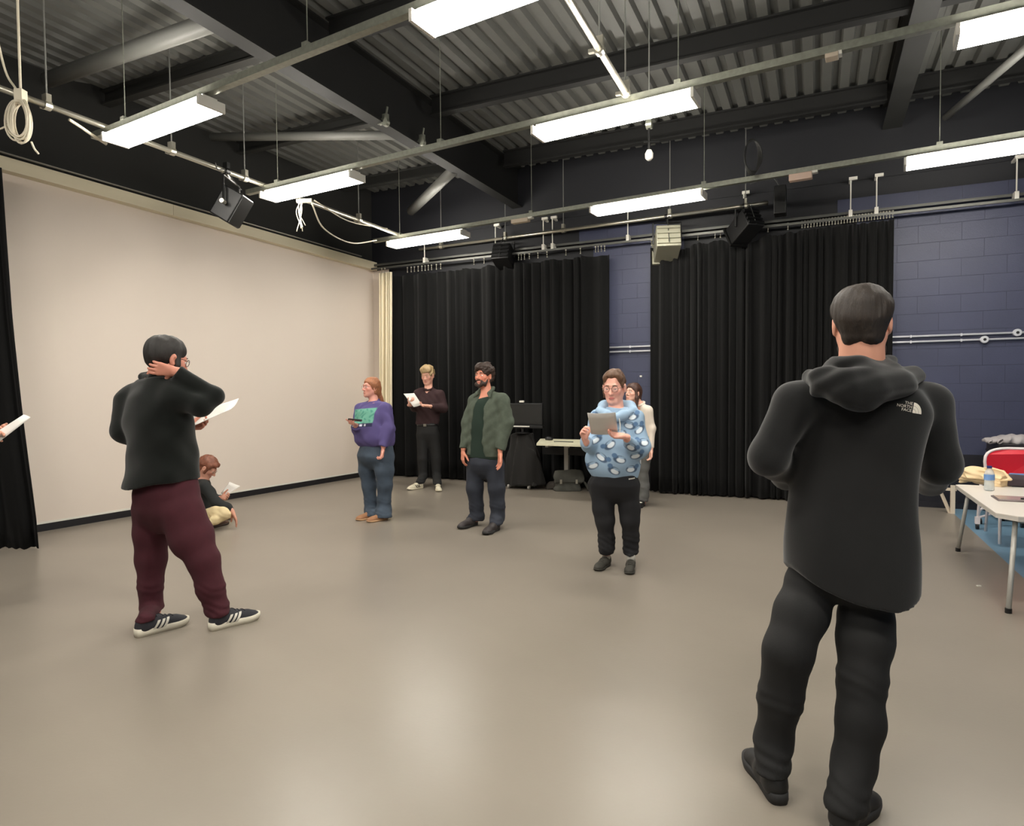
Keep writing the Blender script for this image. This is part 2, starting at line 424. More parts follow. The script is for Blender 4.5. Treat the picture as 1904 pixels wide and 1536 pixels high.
# safety cable swagged along the screen bar
MB_=MB().tube(sm([onx(128,222,xl),onx(150,236,xl),onx(170,250,xl),onx(198,268,xl)]),.014,6).build('cable',m_cable,smooth=True); tag(MB_,'pale cable slung below the rigging bar beside the first light','cable')
# loose wires below the second light
wc=onz(560,380,ZL+.03); wc=atd(560,378,depth(onz(560,370,ZL))+.25); T=thing('loose_wires','bunch of loose white wires hanging below the ceiling light','cable',wc-UP*.35)
for k in range(6):
    a=wc+CR*random.uniform(-.03,.03); MB().tube(sm([a+UP*.03,a-UP*.1+CR*random.uniform(-.06,.02),a-UP*random.uniform(.18,.33)+CR*random.uniform(-.14,.05)+CT*random.uniform(-.05,.05)]),.005,5).build('wire',m_cable,T,smooth=True)
MB().tube([wc-CR*.05+UP*.025,wc+CR*.12+UP*.03],.025,8).build('junction',m_cable,T)
far=atd(700,447,depth(wc)+2.0)
sw=MB().tube(sm([wc+CR*.12,wc+(far-wc)*.25-UP*.17,wc+(far-wc)*.6-UP*.2,far]),.009,6).build('cable',m_cable,smooth=True); tag(sw,'white cable drooping from the loose wires to the back corner','cable')
far2=atd(720,425,depth(wc)+2.0)
sw=MB().tube(sm([wc+CR*.15+UP*.03,wc+(far2-wc)*.5-UP*.05,far2]),.008,6).build('cable',m_cable,smooth=True); tag(sw,'upper of two white cables leading from the loose wires','cable')
# small fittings on the trunking
def unit(label,u0,u1,v,row,m,drop=.05):
    c,g=ROWS[row]; zt=ZL+.09; a=onz(u0,v,zt); b=onz(u1,v-(u1-u0)*.15,zt); mid=(a+b)/2; L=np.linalg.norm(b-a)/2
    d=np.array([math.cos(g),math.sin(g),0]); s=np.array([-d[1],d[0],0]); mid=c+d*((mid-c)@d); mid[2]=zt
    T=thing('emergency_light_unit',label,'ceiling fitting',mid-UP*drop)
    MB().obox(mid-UP*(drop/2-.02),[d,s,UP],(L*.72,.04,drop/2)).build('box',m,T,bevel=.006)
    MB().obox(mid+d*L*.86+UP*.012,[d,s,UP],(L*.2,.03,.012)).build('bracket',m_white,T)
unit('small pale box fixed under the rear trunking between two lights',957,1000,418,2,mat('pale fitting',(205,190,170),.5))
unit('pinkish box fixed under the rear trunking left of the blue wall',1465,1523,342,2,mat('pink fitting',(214,186,168),.5),.07)
unit('thin pale fitting under the middle trunking at the right',1532,1566,121,1,mat('pale fitting',(205,190,170),.5),.03)
# detector hanging below the middle light
p=atd(1207,236,depth(onz(1200,230,ZL))+.5); T=thing('ceiling_sensor','small round sensor hanging from a clamp below the middle light','sensor',p-UP*.25)
clamp(T,p+UP*.02,[1,0,0],m_galv); MB().tube([p,p-UP*.2],.012,8).build('stem',m_blackm,T)
MB().tube([p-UP*.13-CR*.05,p-UP*.13+CR*.09],.012,8).build('arm',m_blackm,T)
MB().lathe(p-UP*.29,[(.015,0),(.034,.02),(.036,.06),(.02,.09)],14).build('head',m_white,T,smooth=True)
MB().tube([p+UP*.05,[p[0],p[1],ZD]],.006,6).build('hanger_rod',m_steelg,T)
# coil of dark cable on the rear trunking
p=onz(1398,290,4.2); p=atd(1398,292,depth(onz(1398,330,ZL+.1))); T=thing('cable_coil','coil of dark cable hung above the rear trunking','cable',p-UP*.2)
for k in range(4): MB().tube([p+CR*(.07+.008*k)*math.sin(q)+UP*(.19-.01*k)*math.cos(q)+CT*.012*k for q in [2*math.pi*i/20 for i in range(20)]],.008,6,closed=True).build('loop',m_cabled,T,smooth=True)
# clamps left on the girder
for u,v,l in ((717,228,'upper of two loose clamps on the deep girder'),(785,265,'lower of two loose clamps on the deep girder')):
    q=onx(u,v,-4.05); T=thing('loose_clamp',l,'clamp',q); clamp(T,q,[0,1,0],m_galv); MB().tube([q+UP*.05,q+UP*.16+CR*.02],.012,6).build('bolt',m_galv,T)
    MB().tube([q+UP*.08,[-4.15,q[1],4.2]],.01,6).build('strap',m_galv,T)
# ------------------------------------------------------------------ screen
T=thing('projection_screen','wide white projection screen covering the left wall','screen',(wx(6),6,0))
ya,yb=3.2,9.03
def strip(name,x0,x1,z0,z1,m,ya=ya,yb=yb,tilt=0,parent=T):
    mb=MB(); P=[(wx(ya)+x0,ya),(wx(ya)+x1,ya),(wx(yb)+x1,yb),(wx(yb)+x0,yb)]
    vs=[(x,y,z0+tilt*(y-ya)) for x,y in P]+[(x,y,z1+tilt*(y-ya)) for x,y in P]
    mb.add(vs,[(3,2,1,0),(4,5,6,7),(0,1,5,4),(1,2,6,5),(2,3,7,6),(3,0,4,7)]); return mb.build(name,m,parent)
TL=-.028
P=[(wx(ya)+.02,ya),(wx(ya)+.026,ya),(wx(yb)+.026,yb),(wx(yb)+.02,yb)]
MB().add([(x,y,.085) for x,y in P]+[(x,y,3.645+TL*(y-3.0)) for x,y in P],[(3,2,1,0),(4,5,6,7),(0,1,5,4),(1,2,6,5),(2,3,7,6),(3,0,4,7)]).build('screen_cloth',m_screen,T)
strip('casing',.005,.14,3.64,3.77,m_cream,3.0,5.4,TL); strip('casing',.005,.14,3.64-2.4*-TL-.001,3.77-2.4*-TL-.001,m_cream,5.405,YB-.05,TL)
MB().prism([(wx(9.03)+.026,9.03),(-6.5,8.99),(-6.5,8.996),(wx(9.03)+.026,9.036)],.085,3.47).build('side_return',m_screen,T)
strip('bottom_bar',.016,.032,.078,.1,m_white)
strip('top_rail',.1,.13,3.80,3.815,m_pipe,3.0,YB-.4,TL)
# ------------------------------------------------------------------ drapes
def drape(name,label,path,ztop,zbot,nf,amp,m,seed,sag=None,edge=None,rows=14,cat='curtain'):
    rg=np.random.default_rng(seed); path=np.array(path,float)
    seg=np.r_[0,np.cumsum(np.linalg.norm(np.diff(path,axis=0),axis=1))]; L=seg[-1]
    n=nf*8+1; t=np.linspace(0,L,n)
    x=np.interp(t,seg,path[:,0]); y=np.interp(t,seg,path[:,1])
    dx=np.gradient(x); dy=np.gradient(y); l=np.hypot(dx,dy); nx,ny=-dy/l,dx/l
    st=rg.gamma(3.2,1,nf); kn=np.r_[0,np.cumsum(st)]/st.sum()*L; ph=2*np.pi*np.interp(t,kn,np.arange(nf+1))
    A=amp*np.interp(t,np.linspace(0,L,2*nf+1),rg.uniform(.3,1.35,2*nf+1))
    V=[];Q=[]
    zt=ztop if hasattr(ztop,'__len__') else [ztop,ztop]
    zts=np.interp(t,np.linspace(0,L,len(zt)),zt)
    if sag is not None: zts=zts-sag(t/L)
    low=np.interp(t,np.linspace(0,L,nf+1),rg.normal(0,1,nf+1))
    for r in range(rows):
        f=r/(rows-1); k=.75+.5*f
        off=A*k*np.sin(ph+.5*f*low)+amp*.25*np.sin(2.3*ph+1+low)+amp*.3*f*low
        off=off-np.mean(off)
        z=zts+(zbot+.008*np.sin(3*ph)-zts)*f
        e=edge(z) if edge is not None else 0
        V.append(np.stack([x+nx*off+(e if edge is not None else 0),y+ny*off,z],1))
    V=np.concatenate(V)
    i=np.arange(n-1)
    for r in range(rows-1):
        Q.append(np.stack([r*n+i,r*n+i+1,(r+1)*n+i+1,(r+1)*n+i],1))
    Q=np.concatenate(Q)
    T=thing(name,label,cat,(*V.mean(0)[:2],max(0,zbot)))
    o=mk('cloth',V,Q,m,T,True); md=o.modifiers.new('thick','SOLIDIFY'); md.thickness=.006
    return T,zts,x,y
YC=8.87
rproto=[None]
def runners(T,xs,z,y=YC-.02):
    for x in xs:
        if rproto[0] is None:
            mb=MB(); mb.sphere((0,0,.045),.014,8,5); mb.tube([(0,0,.04),(0,0,-.02)],.005,5); mb.sphere((0,0,-.025),.011,8,5)
            o=mb.build('runner',m_pipe,None,smooth=True,org=(0,0,0)); rproto[0]=o
        else: o=rproto[0].copy(); COL.objects.link(o)
        put(o,T,(x,y,z(x) if callable(z) else z))
ux=lambda u,v=440,yy=YC: ony(u,v,yy)[0]
TA,_,_,_=drape('black_drape','narrow black drape at the corner beside the ivory curtain',[(ux(719,440,YC+.08),YC+.08),(ux(866,440,YC+.08),YC+.08)],3.33,.03,8,.055,m_velvet,1)
runners(TA,[ux(u) for u in (758,765,771,778,785,791,797,803,812,820)],3.385)
TB,_,_,_=drape('black_drape','wide black drape behind the bearded man and the monitor',[(ux(858),YC),(ux(1133),YC)],3.34,.025,15,.06,m_velvet,2,sag=lambda s:.03*np.abs(np.sin(s*15)))
runners(TB,[ux(u) for u in (882,901,921,965,970,976,985,1001,1018,1053,1080,1108,1113,1119,1125)],3.40)
hk=[1212,1218,1298,1330,1340,1428,1465]+list(np.linspace(1491,1659,31))
hx=np.array([ux(u) for u in hk]); xs0,xs1=ux(1209),ux(1662)
def sagC(s):
    x=xs0+(xs1-xs0)*s; i=np.clip(np.searchsorted(hx,x),1,len(hx)-1); a,b=hx[i-1],hx[i]; g=np.clip((x-a)/(b-a),0,1); return np.minimum(.28*(b-a),.2)*4*g*(1-g)*.55
TC,_,_,_=drape('black_drape','wide black drape next to the bare blue wall, crowded runners on top',[(xs0,YC),(xs1,YC)],[3.36,3.4],.02,28,.055,m_velvet,3,sag=sagC)
runners(TC,hx,lambda x:3.41+.04*(x-xs0)/(xs1-xs0))
# ivory curtain bunched in the corner
c0=ony(709,600,8.82); c1=ony(733,600,8.82)
Ti,_,_,_=drape('ivory_curtain','narrow ivory curtain bunched in the corner beside the screen',[(c0[0],8.80),(c1[0]+.0,8.78)],3.37,.03,5,.045,m_ivory,5,edge=lambda z:-.035*np.clip((3.37-z)/3.3,0,1))
runners(Ti,[c0[0]+.04,c0[0]+.1],3.40,8.80)
# black curtain cut by the left edge of the picture
ed=np.array([(75,1022),(73,985),(60,920),(45,850),(33,790),(25,745),(11,660),(0,590),(-14,450),(-30,280)],float)
dl=depth(onz(75,1020)); ep=np.array([atd(u,v,dl) for u,v in ed])
base=ep[0]+CR*.05
Tl,_,_,_=drape('black_drape','black drape at the left edge of the picture in front of the screen end',[(base[0]-.75,base[1]-.65),(base[0],base[1])],3.55,.015,7,.04,m_velvet,8,edge=lambda z:np.interp(z,ep[:,2],(ep-base)@CR)*.92)
mb=MB(); 
# tracks for the drapes
T=thing('curtain_track','double steel curtain track along the back wall','curtain track',(-2.3,YC,3.4))
for yy,zz,n in ((YC-.02,3.455,0),(YC+.06,3.53,1)):
    MB().box((-6.75,yy-.014,zz),(3.4,yy+.014,zz+.03)).build('rail',m_rail,T)
for u in (790,922,1011,1028,1168,1383,1581,1629,1888):
    x=ux(u,420); MB().tube([(x,YC-.02,3.485),(x,YC-.02,3.92)],.008,6).build('drop_rod',m_white,T); MB().box((x-.02,YC-.04,3.48),(x+.02,YC+.075,3.56)).build('rail_clamp',m_white,T)
    MB().box((x-.015,YC-.03,3.92),(x+.015,YB-.02,3.945)).build('wall_arm',m_white,T); MB().box((x-.02,YC-.035,3.915),(x+.07,YC-.005,3.95)).build('top_bracket',m_white,T)
# conduits on the block wall
for z,bx,l in ((2.03,1892,'upper of two grey conduits along the blue wall'),(1.965,1831,'lower of two grey conduits along the blue wall')):
    T=thing('conduit_pipe',l,'pipe',(-1,YB-.03,z)); MB().tube([(-4.6,YB-.035,z),(4.5,YB-.035,z)],.0125,10).build('tube',m_conduit,T,smooth=True)
    x=ony(bx,630,YB-.05)[0]; MB().lathe((x,YB-.008,z),[(.042,0),(.042,.045),(.036,.05)],20,(0,-1,0)).build('junction_box',m_conduit,T)
    MB().lathe((x,YB-.055,z),[(.016,0),(.016,.006)],14,(0,-1,0)).build('lid',m_black,T)
    for xx in (-2.4,1.0,1.5,2.4): MB().box((xx-.008,YB-.052,z-.016),(xx+.008,YB-.008,z+.016)).build('saddle',m_conduit,T)
o=MB().box((-.05,0,-.03),(.05,.012,.03)).build('wall_plate',m_white); put(o,None,(ux(1192,692,YB),YB-.013,1.6)); tag(o,'tiny pale plate on the blue wall between the drapes','plate')
o.scale=(.3,1,.4)
# ------------------------------------------------------------------ desk corner at the back
m_desk=mat('desk laminate',(212,208,180),.45); m_leg=mat('grey tube',(168,165,158),.4,.15)
T=thing('desk','pale-topped desk with a grey column leg in front of the black drapes','desk',(-3.0,8.2,0))
MB().prism([(-3.62,8.62),(-3.34,7.82),(-2.35,7.82),(-2.35,8.66),(-3.6,8.66)],.70,.725).build('desk_top',m_desk,T)
for x in (ony(1054,850,8.66)[0],-2.45):
    MB().box((x-.03,8.63,.03),(x+.03,8.69,.70)).build('leg',m_leg,T); MB().box((x-.03,8.61,.0),(x+.03,8.71,.03)).build('foot',m_leg,T); MB().box((x-.02,7.9,.672),(x+.02,8.64,.70)).build('top_bracket',m_leg,T)
MB().box((-3.6,8.64,.5),(-2.47,8.66,.6)).build('modesty_panel',m_blackm,T)
p=onz(1021,818.5,.725); o=MB().lathe(p,[(.02,0),(.055,.004),(.06,.03),(.035,.05),(.012,.055)],14).build('mouse',m_black,smooth=True); tag(o,'small black computer mouse on the pale desk','mouse')
a,b=onz(1030,821.5,.727),onz(1066,822.3,.727); o=MB().tube(sm([a,(a*.6+b*.4)+np.array([0,.02,0]),(a*.3+b*.7),b],6),.008,6).build('desk_cable',m_black,smooth=True); tag(o,'black cable lying across the pale desk','cable')
# ------------------------------------------------------------------ bags on the floor
# ------------------------------------------------------------------ soft shapes: distance fields meshed by surface nets
def smin(a,b,k):
    if k<=0: return np.minimum(a,b)
    h=np.clip(.5+.5*(b-a)/k,0,1); return b+(a-b)*h-k*h*(1-h)
class Fld:
    def __init__(s): s.ops=[]; s.lo=np.full(3,1e9); s.hi=np.full(3,-1e9)
    def _bb(s,lo,hi): s.lo=np.minimum(s.lo,lo); s.hi=np.maximum(s.hi,hi)
    def cone(s,a,b,ra,rb,k=.01,flat=None,sub=False):
        a=np.asarray(a,float); b=np.asarray(b,float); r=max(ra,rb)
        lo=np.minimum(a,b)-r; hi=np.maximum(a,b)+r
        if not sub: s._bb(lo,hi)
        def d(X,Y,Z):
            px,py,pz=X-a[0],Y-a[1],Z-a[2]; ba=b-a
            if flat is not None:
                n,q=flat; n=nrm(n); c=(px*n[0]+py*n[1]+pz*n[2])*(1/q-1); px,py,pz=px+n[0]*c,py+n[1]*c,pz+n[2]*c
                ba=ba+n*(ba@n)*(1/q-1)
            L=ba@ba
            t=np.clip((px*ba[0]+py*ba[1]+pz*ba[2])/L,0,1) if L>1e-12 else 0.
            e=np.sqrt((px-t*ba[0])**2+(py-t*ba[1])**2+(pz-t*ba[2])**2)-(ra+(rb-ra)*t)
            return e*(flat[1]**.5 if flat is not None else 1)
        s.ops.append(('sub' if sub else 'add',lo,hi,d,k)); return s
    def chain(s,pts,k=.02,scale=1.,add=0.,flat=None):
        for (a,ra),(b,rb) in zip(pts[:-1],pts[1:]): s.cone(a,b,ra*scale+add,rb*scale+add,k,flat)
        return s
    def ell(s,c,r,ax=None,k=.02,sub=False):
        c=np.asarray(c,float); r=np.asarray(r,float); A=np.eye(3) if ax is None else np.array(ax,float)
        e=np.abs(A.T)@r; lo,hi=c-e,c+e
        if not sub: s._bb(lo,hi)
        def d(X,Y,Z):
            q=[(X-c[0])*A[i][0]+(Y-c[1])*A[i][1]+(Z-c[2])*A[i][2] for i in range(3)]
            k0=np.sqrt(sum((q[i]/r[i])**2 for i in range(3))); k1=np.sqrt(sum((q[i]/r[i]**2)**2 for i in range(3)))+1e-9
            return k0*(k0-1)/k1
        s.ops.append(('sub' if sub else 'add',lo,hi,d,k)); return s
    def loft(s,secs,lat,fr,k=.03,pw=2.4,sub=False):
        S=[(np.asarray(c,float),a,b) for c,a,b in secs]
        m=max(max(a,b) for _,a,b in S); P=np.array([c for c,_,_ in S]); lo=P.min(0)-m; hi=P.max(0)+m
        if not sub: s._bb(lo,hi)
        n=nrm(P[-1]-P[0]); ts=(P-P[0])@n; o=np.argsort(ts); ts=ts[o]; PP=P[o]; aa=np.array([S[q][1] for q in o]); bb=np.array([S[q][2] for q in o]); tm=ts[-1]
        tt_=np.linspace(0,tm,60); 
        def crv(v):
            w=np.interp(tt_,ts,v); e=max(3,int(60*.06)); ker=np.ones(2*e+1)/(2*e+1); return np.convolve(np.pad(w,e,mode='reflect',reflect_type='odd'),ker,'valid')
        cx_,cy_,cz_=[crv(PP[:,q]) for q in range(3)]; ca,cb=crv(aa),crv(bb)
        def d(X,Y,Z):
            tt=(X-P[0][0])*n[0]+(Y-P[0][1])*n[1]+(Z-P[0][2])*n[2]; t=np.clip(tt,0,tm); w=np.abs(tt-t)
            I=lambda v:np.interp(t,tt_,v)
            px,py,pz=X-I(cx_),Y-I(cy_),Z-I(cz_); a=I(ca); b=I(cb)
            u=np.abs(px*lat[0]+py*lat[1]+pz*lat[2])/a; v=np.abs(px*fr[0]+py*fr[1]+pz*fr[2])/b
            q=(u**pw+v**pw)**(1/pw); dl=(q-1)*np.minimum(a,b)
            return np.where(w>0,np.where(dl>0,np.sqrt(np.maximum(dl,0)**2+w*w),w),dl)
        s.ops.append(('sub' if sub else 'add',lo,hi,d,k)); return s
    def cut(s,p,n):
        p=np.asarray(p,float); n=nrm(n); s.ops.append(('cut',None,None,lambda X,Y,Z:(X-p[0])*n[0]+(Y-p[1])*n[1]+(Z-p[2])*n[2],0)); return s
    def fn(s,f): s.ops.append(('fn',None,None,f,0)); return s
    def mesh(s,h,fine=(),noise=None,pad=.03,seed=0):
        ax=[]
        for i in range(3):
            lo,hi=s.lo[i]-pad,s.hi[i]+pad; x=[lo]
            while x[-1]<hi:
                st=h
                for (a,b,hf) in fine:
                    if a[i]<=x[-1]<=b[i]: st=min(st,hf)
                x.append(x[-1]+st)
            ax.append(np.array(x))
        D=np.full([len(a) for a in ax],.5,np.float32)
        G=[ax[0][:,None,None],ax[1][None,:,None],ax[2][None,None,:]]
        for op,lo,hi,d,k in s.ops:
            if op in('add','sub'):
                m=max(k,.0)+.035
                sl=[slice(max(0,np.searchsorted(ax[i],lo[i]-m)-1),np.searchsorted(ax[i],hi[i]+m)+1) for i in range(3)]
                g=[G[0][sl[0]],G[1][:,sl[1]],G[2][:,:,sl[2]]]
                if 0 in D[tuple(sl)].shape: continue
                e=d(*g).astype(np.float32)
                if op=='add': D[tuple(sl)]=smin(D[tuple(sl)],e,k)
                else: D[tuple(sl)]=-smin(-D[tuple(sl)],e,k)
            elif op=='cut': D=np.maximum(D,d(*G).astype(np.float32))
            else: D=d(D,*G).astype(np.float32)
        if noise:
            I=np.nonzero(np.abs(D)<.035); X,Y,Z=ax[0][I[0]],ax[1][I[1]],ax[2][I[2]]; acc=0
            for amp,fq,sq in noise:
                rg=np.random.default_rng(seed+int(fq*10))
                for _ in range(4):
                    kv=rg.normal(0,1,3)*fq*np.asarray(sq); acc=acc+amp*.5*np.sin(kv[0]*X+kv[1]*Y+kv[2]*Z+rg.uniform(0,6.28))
            D[I]+=acc.astype(np.float32)
        return snets(ax,D)
def snets(ax,D):
    S=D<0
    c=np.zeros([n-1 for n in D.shape],np.uint8)
    off=[(i,j,k) for i in(0,1) for j in(0,1) for k in(0,1)]
    for i,j,k in off: c+=S[i:S.shape[0]-1+i,j:S.shape[1]-1+j,k:S.shape[2]-1+k]
    I,J,K=np.nonzero((c>0)&(c<8)); n=len(I)
    val={o:D[I+o[0],J+o[1],K+o[2]] for o in off}
    acc=np.zeros((n,3)); cnt=np.zeros(n)
    for o in off:
        for a in range(3):
            if o[a]: continue
            p=list(o); p[a]=1; p=tuple(p); da,db=val[o],val[p]; m=(da<0)!=(db<0)
            t=np.where(m,da/(da-db+1e-12*(da==db)),0)
            q=np.stack([np.full(n,float(v)) for v in o],1); q[:,a]+=t
            acc+=q*m[:,None]; cnt+=m
    fr=acc/np.maximum(cnt,1)[:,None]
    V=np.stack([ax[0][I]+fr[:,0]*(ax[0][I+1]-ax[0][I]),ax[1][J]+fr[:,1]*(ax[1][J+1]-ax[1][J]),ax[2][K]+fr[:,2]*(ax[2][K+1]-ax[2][K])],1)
    mp=np.full(c.shape,-1,np.int32); mp[I,J,K]=np.arange(n)
    Q=[]
    # edges along each axis
    A=S[:-1,1:-1,1:-1]; B=S[1:,1:-1,1:-1]; i,j,k=np.nonzero(A!=B); f=A[i,j,k]; j+=1;k+=1
    q=np.stack([mp[i,j-1,k-1],mp[i,j,k-1],mp[i,j,k],mp[i,j-1,k]],1); q[~f]=q[~f][:,::-1]; Q.append(q)
    A=S[1:-1,:-1,1:-1]; B=S[1:-1,1:,1:-1]; i,j,k=np.nonzero(A!=B); f=A[i,j,k]; i+=1;k+=1
    q=np.stack([mp[i-1,j,k-1],mp[i-1,j,k],mp[i,j,k],mp[i,j,k-1]],1); q[~f]=q[~f][:,::-1]; Q.append(q)
    A=S[1:-1,1:-1,:-1]; B=S[1:-1,1:-1,1:]; i,j,k=np.nonzero(A!=B); f=A[i,j,k]; i+=1;j+=1
    q=np.stack([mp[i-1,j-1,k],mp[i,j-1,k],mp[i,j,k],mp[i-1,j,k]],1); q[~f]=q[~f][:,::-1]; Q.append(q)
    Q=np.concatenate(Q); Q=Q[(Q>=0).all(1)]
    return V,Q
def smooth_mesh(V,Q,it=1,w=.5):
    for _ in range(it):
        acc=np.zeros_like(V); cnt=np.zeros(len(V))
        for a,b in ((0,1),(1,2),(2,3),(3,0)):
            np.add.at(acc,Q[:,a],V[Q[:,b]]); np.add.at(acc,Q[:,b],V[Q[:,a]]); np.add.at(cnt,Q[:,a],1); np.add.at(cnt,Q[:,b],1)
        V=V*(1-w)+w*acc/np.maximum(cnt,1)[:,None]
    return V
def soft(name,fld,h,m,parent=None,noise=None,fine=(),col=None,seed=0,sm_it=1,org=None):
    V,Q=fld.mesh(h,fine,noise,seed=seed)
    if sm_it: V=smooth_mesh(V,Q,sm_it)
    c=col(V) if col is not None else None
    return mk(name,V,Q,m,parent,True,org,col=c)
def tree(o):
    w=WLD[o.name]; me=o.data
    return BVHTree.FromPolygons([tuple(np.array(v.co)+w) for v in me.vertices],[tuple(p.vertices) for p in me.polygons])
# ------------------------------------------------------------------ cloth-covered trolley with a monitor
X3=np.eye(3)
tx,ty=-3.86,8.57
T=thing('covered_trolley','trolley under a black cloth, carrying the monitor','trolley',(tx,ty,0))
f=Fld(); secs=[((tx+.02,ty,.06),.3,.16),((tx+.0,ty,.3),.27,.15),((tx-.02,ty,.6),.2,.13),((tx-.03,ty,.785),.16,.11)]
f.loft(secs,X3[0],X3[1],.02,2.6)
soft('cloth',f,.012,mat('charcoal cloth',(38,37,36),.9,sheen=.1,spec=.2),T,noise=[(.016,26,(1,1,.12)),(.008,60,(1,1,.1))],seed=3)
for x,y in ((-.2,-.1),(.12,-.1),(-.2,.12),(.12,.12)):
    q=MB(); q.tube([(tx+x-.012,ty+y,.032),(tx+x+.012,ty+y,.032)],.032,12); q.box((tx+x-.018,ty+y-.012,.03),(tx+x+.018,ty+y+.012,.1)); q.build('castor',m_leg,T)
mz=.83; my=8.47; cx=(ony(950,778,my)[0]+ony(1006,778,my)[0])/2-.06
T=thing('monitor','black computer monitor on the cloth-covered trolley','monitor',(cx,my,mz))
MB().box((cx-.33,my-.015,.93),(cx+.32,my+.03,1.24)).build('case',m_black,T,bevel=.006)
MB().box((cx-.315,my-.019,.955),(cx+.305,my-.0155,1.225)).build('screen',mat('dark screen',(46,46,44),.25,spec=.6),T)
MB().box((cx-.33,my-.03,.885),(cx+.33,my+.03,.925)).build('speaker_bar',m_black,T,bevel=.005)
MB().box((cx-.16,my-.034,.902),(cx+.13,my-.0305,.918)).build('bright_strip',m_white,T)  # light on the lower bezel, put in as a plain white strip
MB().tube([(cx,my+.02,.82),(cx,my+.02,.95)],.02,10).build('stand',m_black,T); MB().lathe((cx,my+.02,.81),[(.11,0),(.11,.008),(.03,.02)],18).build('foot',m_black,T)
o=MB().box((cx-.035,my-.02,1.252),(cx+.035,my+.02,1.28)).build('webcam',m_white,bevel=.008); tag(o,'small white webcam on top of the monitor','webcam')
MB().box((cx-.025,my-.005,1.238),(cx+.025,my+.012,1.252)).build('clip',m_black,o)
# ------------------------------------------------------------------ messenger bag
m_bag=mat('charcoal canvas',(74,74,68),.85,bump=('noise',180,.3,.002),var=.1,vscale=14)
bc=onz(1052,914); bc=np.array([bc[0],bc[1]+.1,0])
T=thing('messenger_bag','charcoal canvas messenger bag on the floor under the desk','bag',bc)
f=Fld(); f.loft([(bc+UP*.0,.19,.1),(bc+UP*.13,.18,.09),(bc+UP*.25,.165,.06)],CR,CT,.02,3.5)
soft('body',f,.008,m_bag,T,noise=[(.008,22,(1,1,1))],seed=4)
f=Fld(); f.loft([(bc+UP*.12+CT*.085,.185,.018),(bc+UP*.22+CT*.06,.19,.03),(bc+UP*.275+CT*.0,.18,.05)],CR,CT,.02,3.5)
soft('flap',f,.008,m_bag,T,noise=[(.006,25,(1,1,1))],seed=5)
MB().obox(bc+UP*.14+CT*.105-CR*.11,[CR,CT,UP],(.015,.006,.03)).build('buckle',m_pipe,T); MB().obox(bc+UP*.14+CT*.105+CR*.11,[CR,CT,UP],(.015,.006,.03)).build('buckle',m_pipe,T)
f=Fld(); f.chain([(bc+CR*.18+UP*.18,.014),(bc+CR*.24+UP*.1+CT*.05,.016),(bc+CR*.28+UP*.02+CT*.06,.016),(bc+CR*.36+UP*.016+CT*.12,.016),(bc+CR*.3+UP*.016+CT*.17,.016)],.01)
soft('strap',f,.007,m_bag,T)
b2=onz(1023,910)+np.array([.03,.06,0]); f=Fld(); f.loft([(b2+UP*.01,.11,.07),(b2+UP*.07,.1,.06),(b2+UP*.11,.06,.03)],CR,CT,.02,2.6)
o=soft('pouch',f,.009,mat('brown pouch',(58,52,46),.8),None,noise=[(.008,30,(1,1,1))],seed=6); tag(o,'low dark brown pouch beside the messenger bag','bag')
# ------------------------------------------------------------------ folding table at the right
ZT=.58
m_tt=mat('folding table top',(222,214,204),.4,bump=('noise',120,.05)); m_ttr=mat('table edge',(196,190,182),.45)
T=thing('folding_table','low pale folding table with thin metal legs at the right edge','table',(1.5,5.95,0))
x0,x1,y0,y1,ch=1.09,1.86,5.2,6.72,.1
poly=[(x0+ch,y0),(x1-ch,y0),(x1,y0+ch),(x1,y1-ch),(x1-ch,y1),(x0+ch*.3,y1),(x0,y1-ch*.3),(x0,y0+ch)]
MB().prism(poly,ZT-.006,ZT).build('table_top',m_tt,T); MB().prism([( (x-1.475)*.995+1.475,(y-5.96)*.998+5.96) for x,y in poly],ZT-.034,ZT-.006).build('edge_band',m_ttr,T)
for (a,b) in (((1.17,6.6),(1.115,6.69)),((1.2,5.3),(1.10,4.98)),((1.76,6.6),(1.82,6.69)),((1.76,5.3),(1.83,4.98))):
    MB().tube([(*a,ZT-.03),(*b,.012)],.0155,10).build('leg',m_leg,T,smooth=True); MB().lathe((*b,0),[(.019,0),(.019,.03)],10).build('rubber_foot',m_black,T)
MB().tube([(1.17,6.58,ZT-.05),(1.76,6.58,ZT-.05)],.012,8).build('cross_bar',m_leg,T); MB().tube([(1.2,5.32,ZT-.05),(1.76,5.32,ZT-.05)],.012,8).build('cross_bar',m_leg,T)
def tz(u,v): return onz(u,v,ZT)
# tote bag
m_tote=mat('natural cotton',(232,206,164),.85,bump=('noise',120,.2,.003),var=.05)
a,b=tz(1791,896),tz(1876,908); a=a+np.array([.02,.06,0]); b=b+np.array([0,.1,0]); L=np.linalg.norm(b-a); d=(b-a)/L; s=np.array([-d[1],d[0],0])
T=thing('tote_bag','crumpled natural cotton tote bag lying on the folding table','bag',(a+b)/2)
f=Fld(); f.loft([(a+UP*.055,.07,.072),(a+d*L*.3+UP*.066,.09,.066),(a+d*L*.7+UP*.066,.09,.066),(b+UP*.05,.075,.052)],s,UP,.02,2.3).cut([0,0,ZT+.001],-UP)
soft('bag_body',f,.007,m_tote,T,noise=[(.012,38,(.5,1,1)),(.008,70,(.4,1,1))],seed=9)
f=Fld(); f.chain([(a+d*L*.45+UP*.11-s*.03,.01),(a+d*L*.65+UP*.15-s*.03,.011),(b+UP*.13-s*.03,.01),(b+d*.06+UP*.07-s*.03,.01),(b-d*.02+UP*.05-s*.07,.009)],.008)
soft('handle',f,.006,m_tote,T)
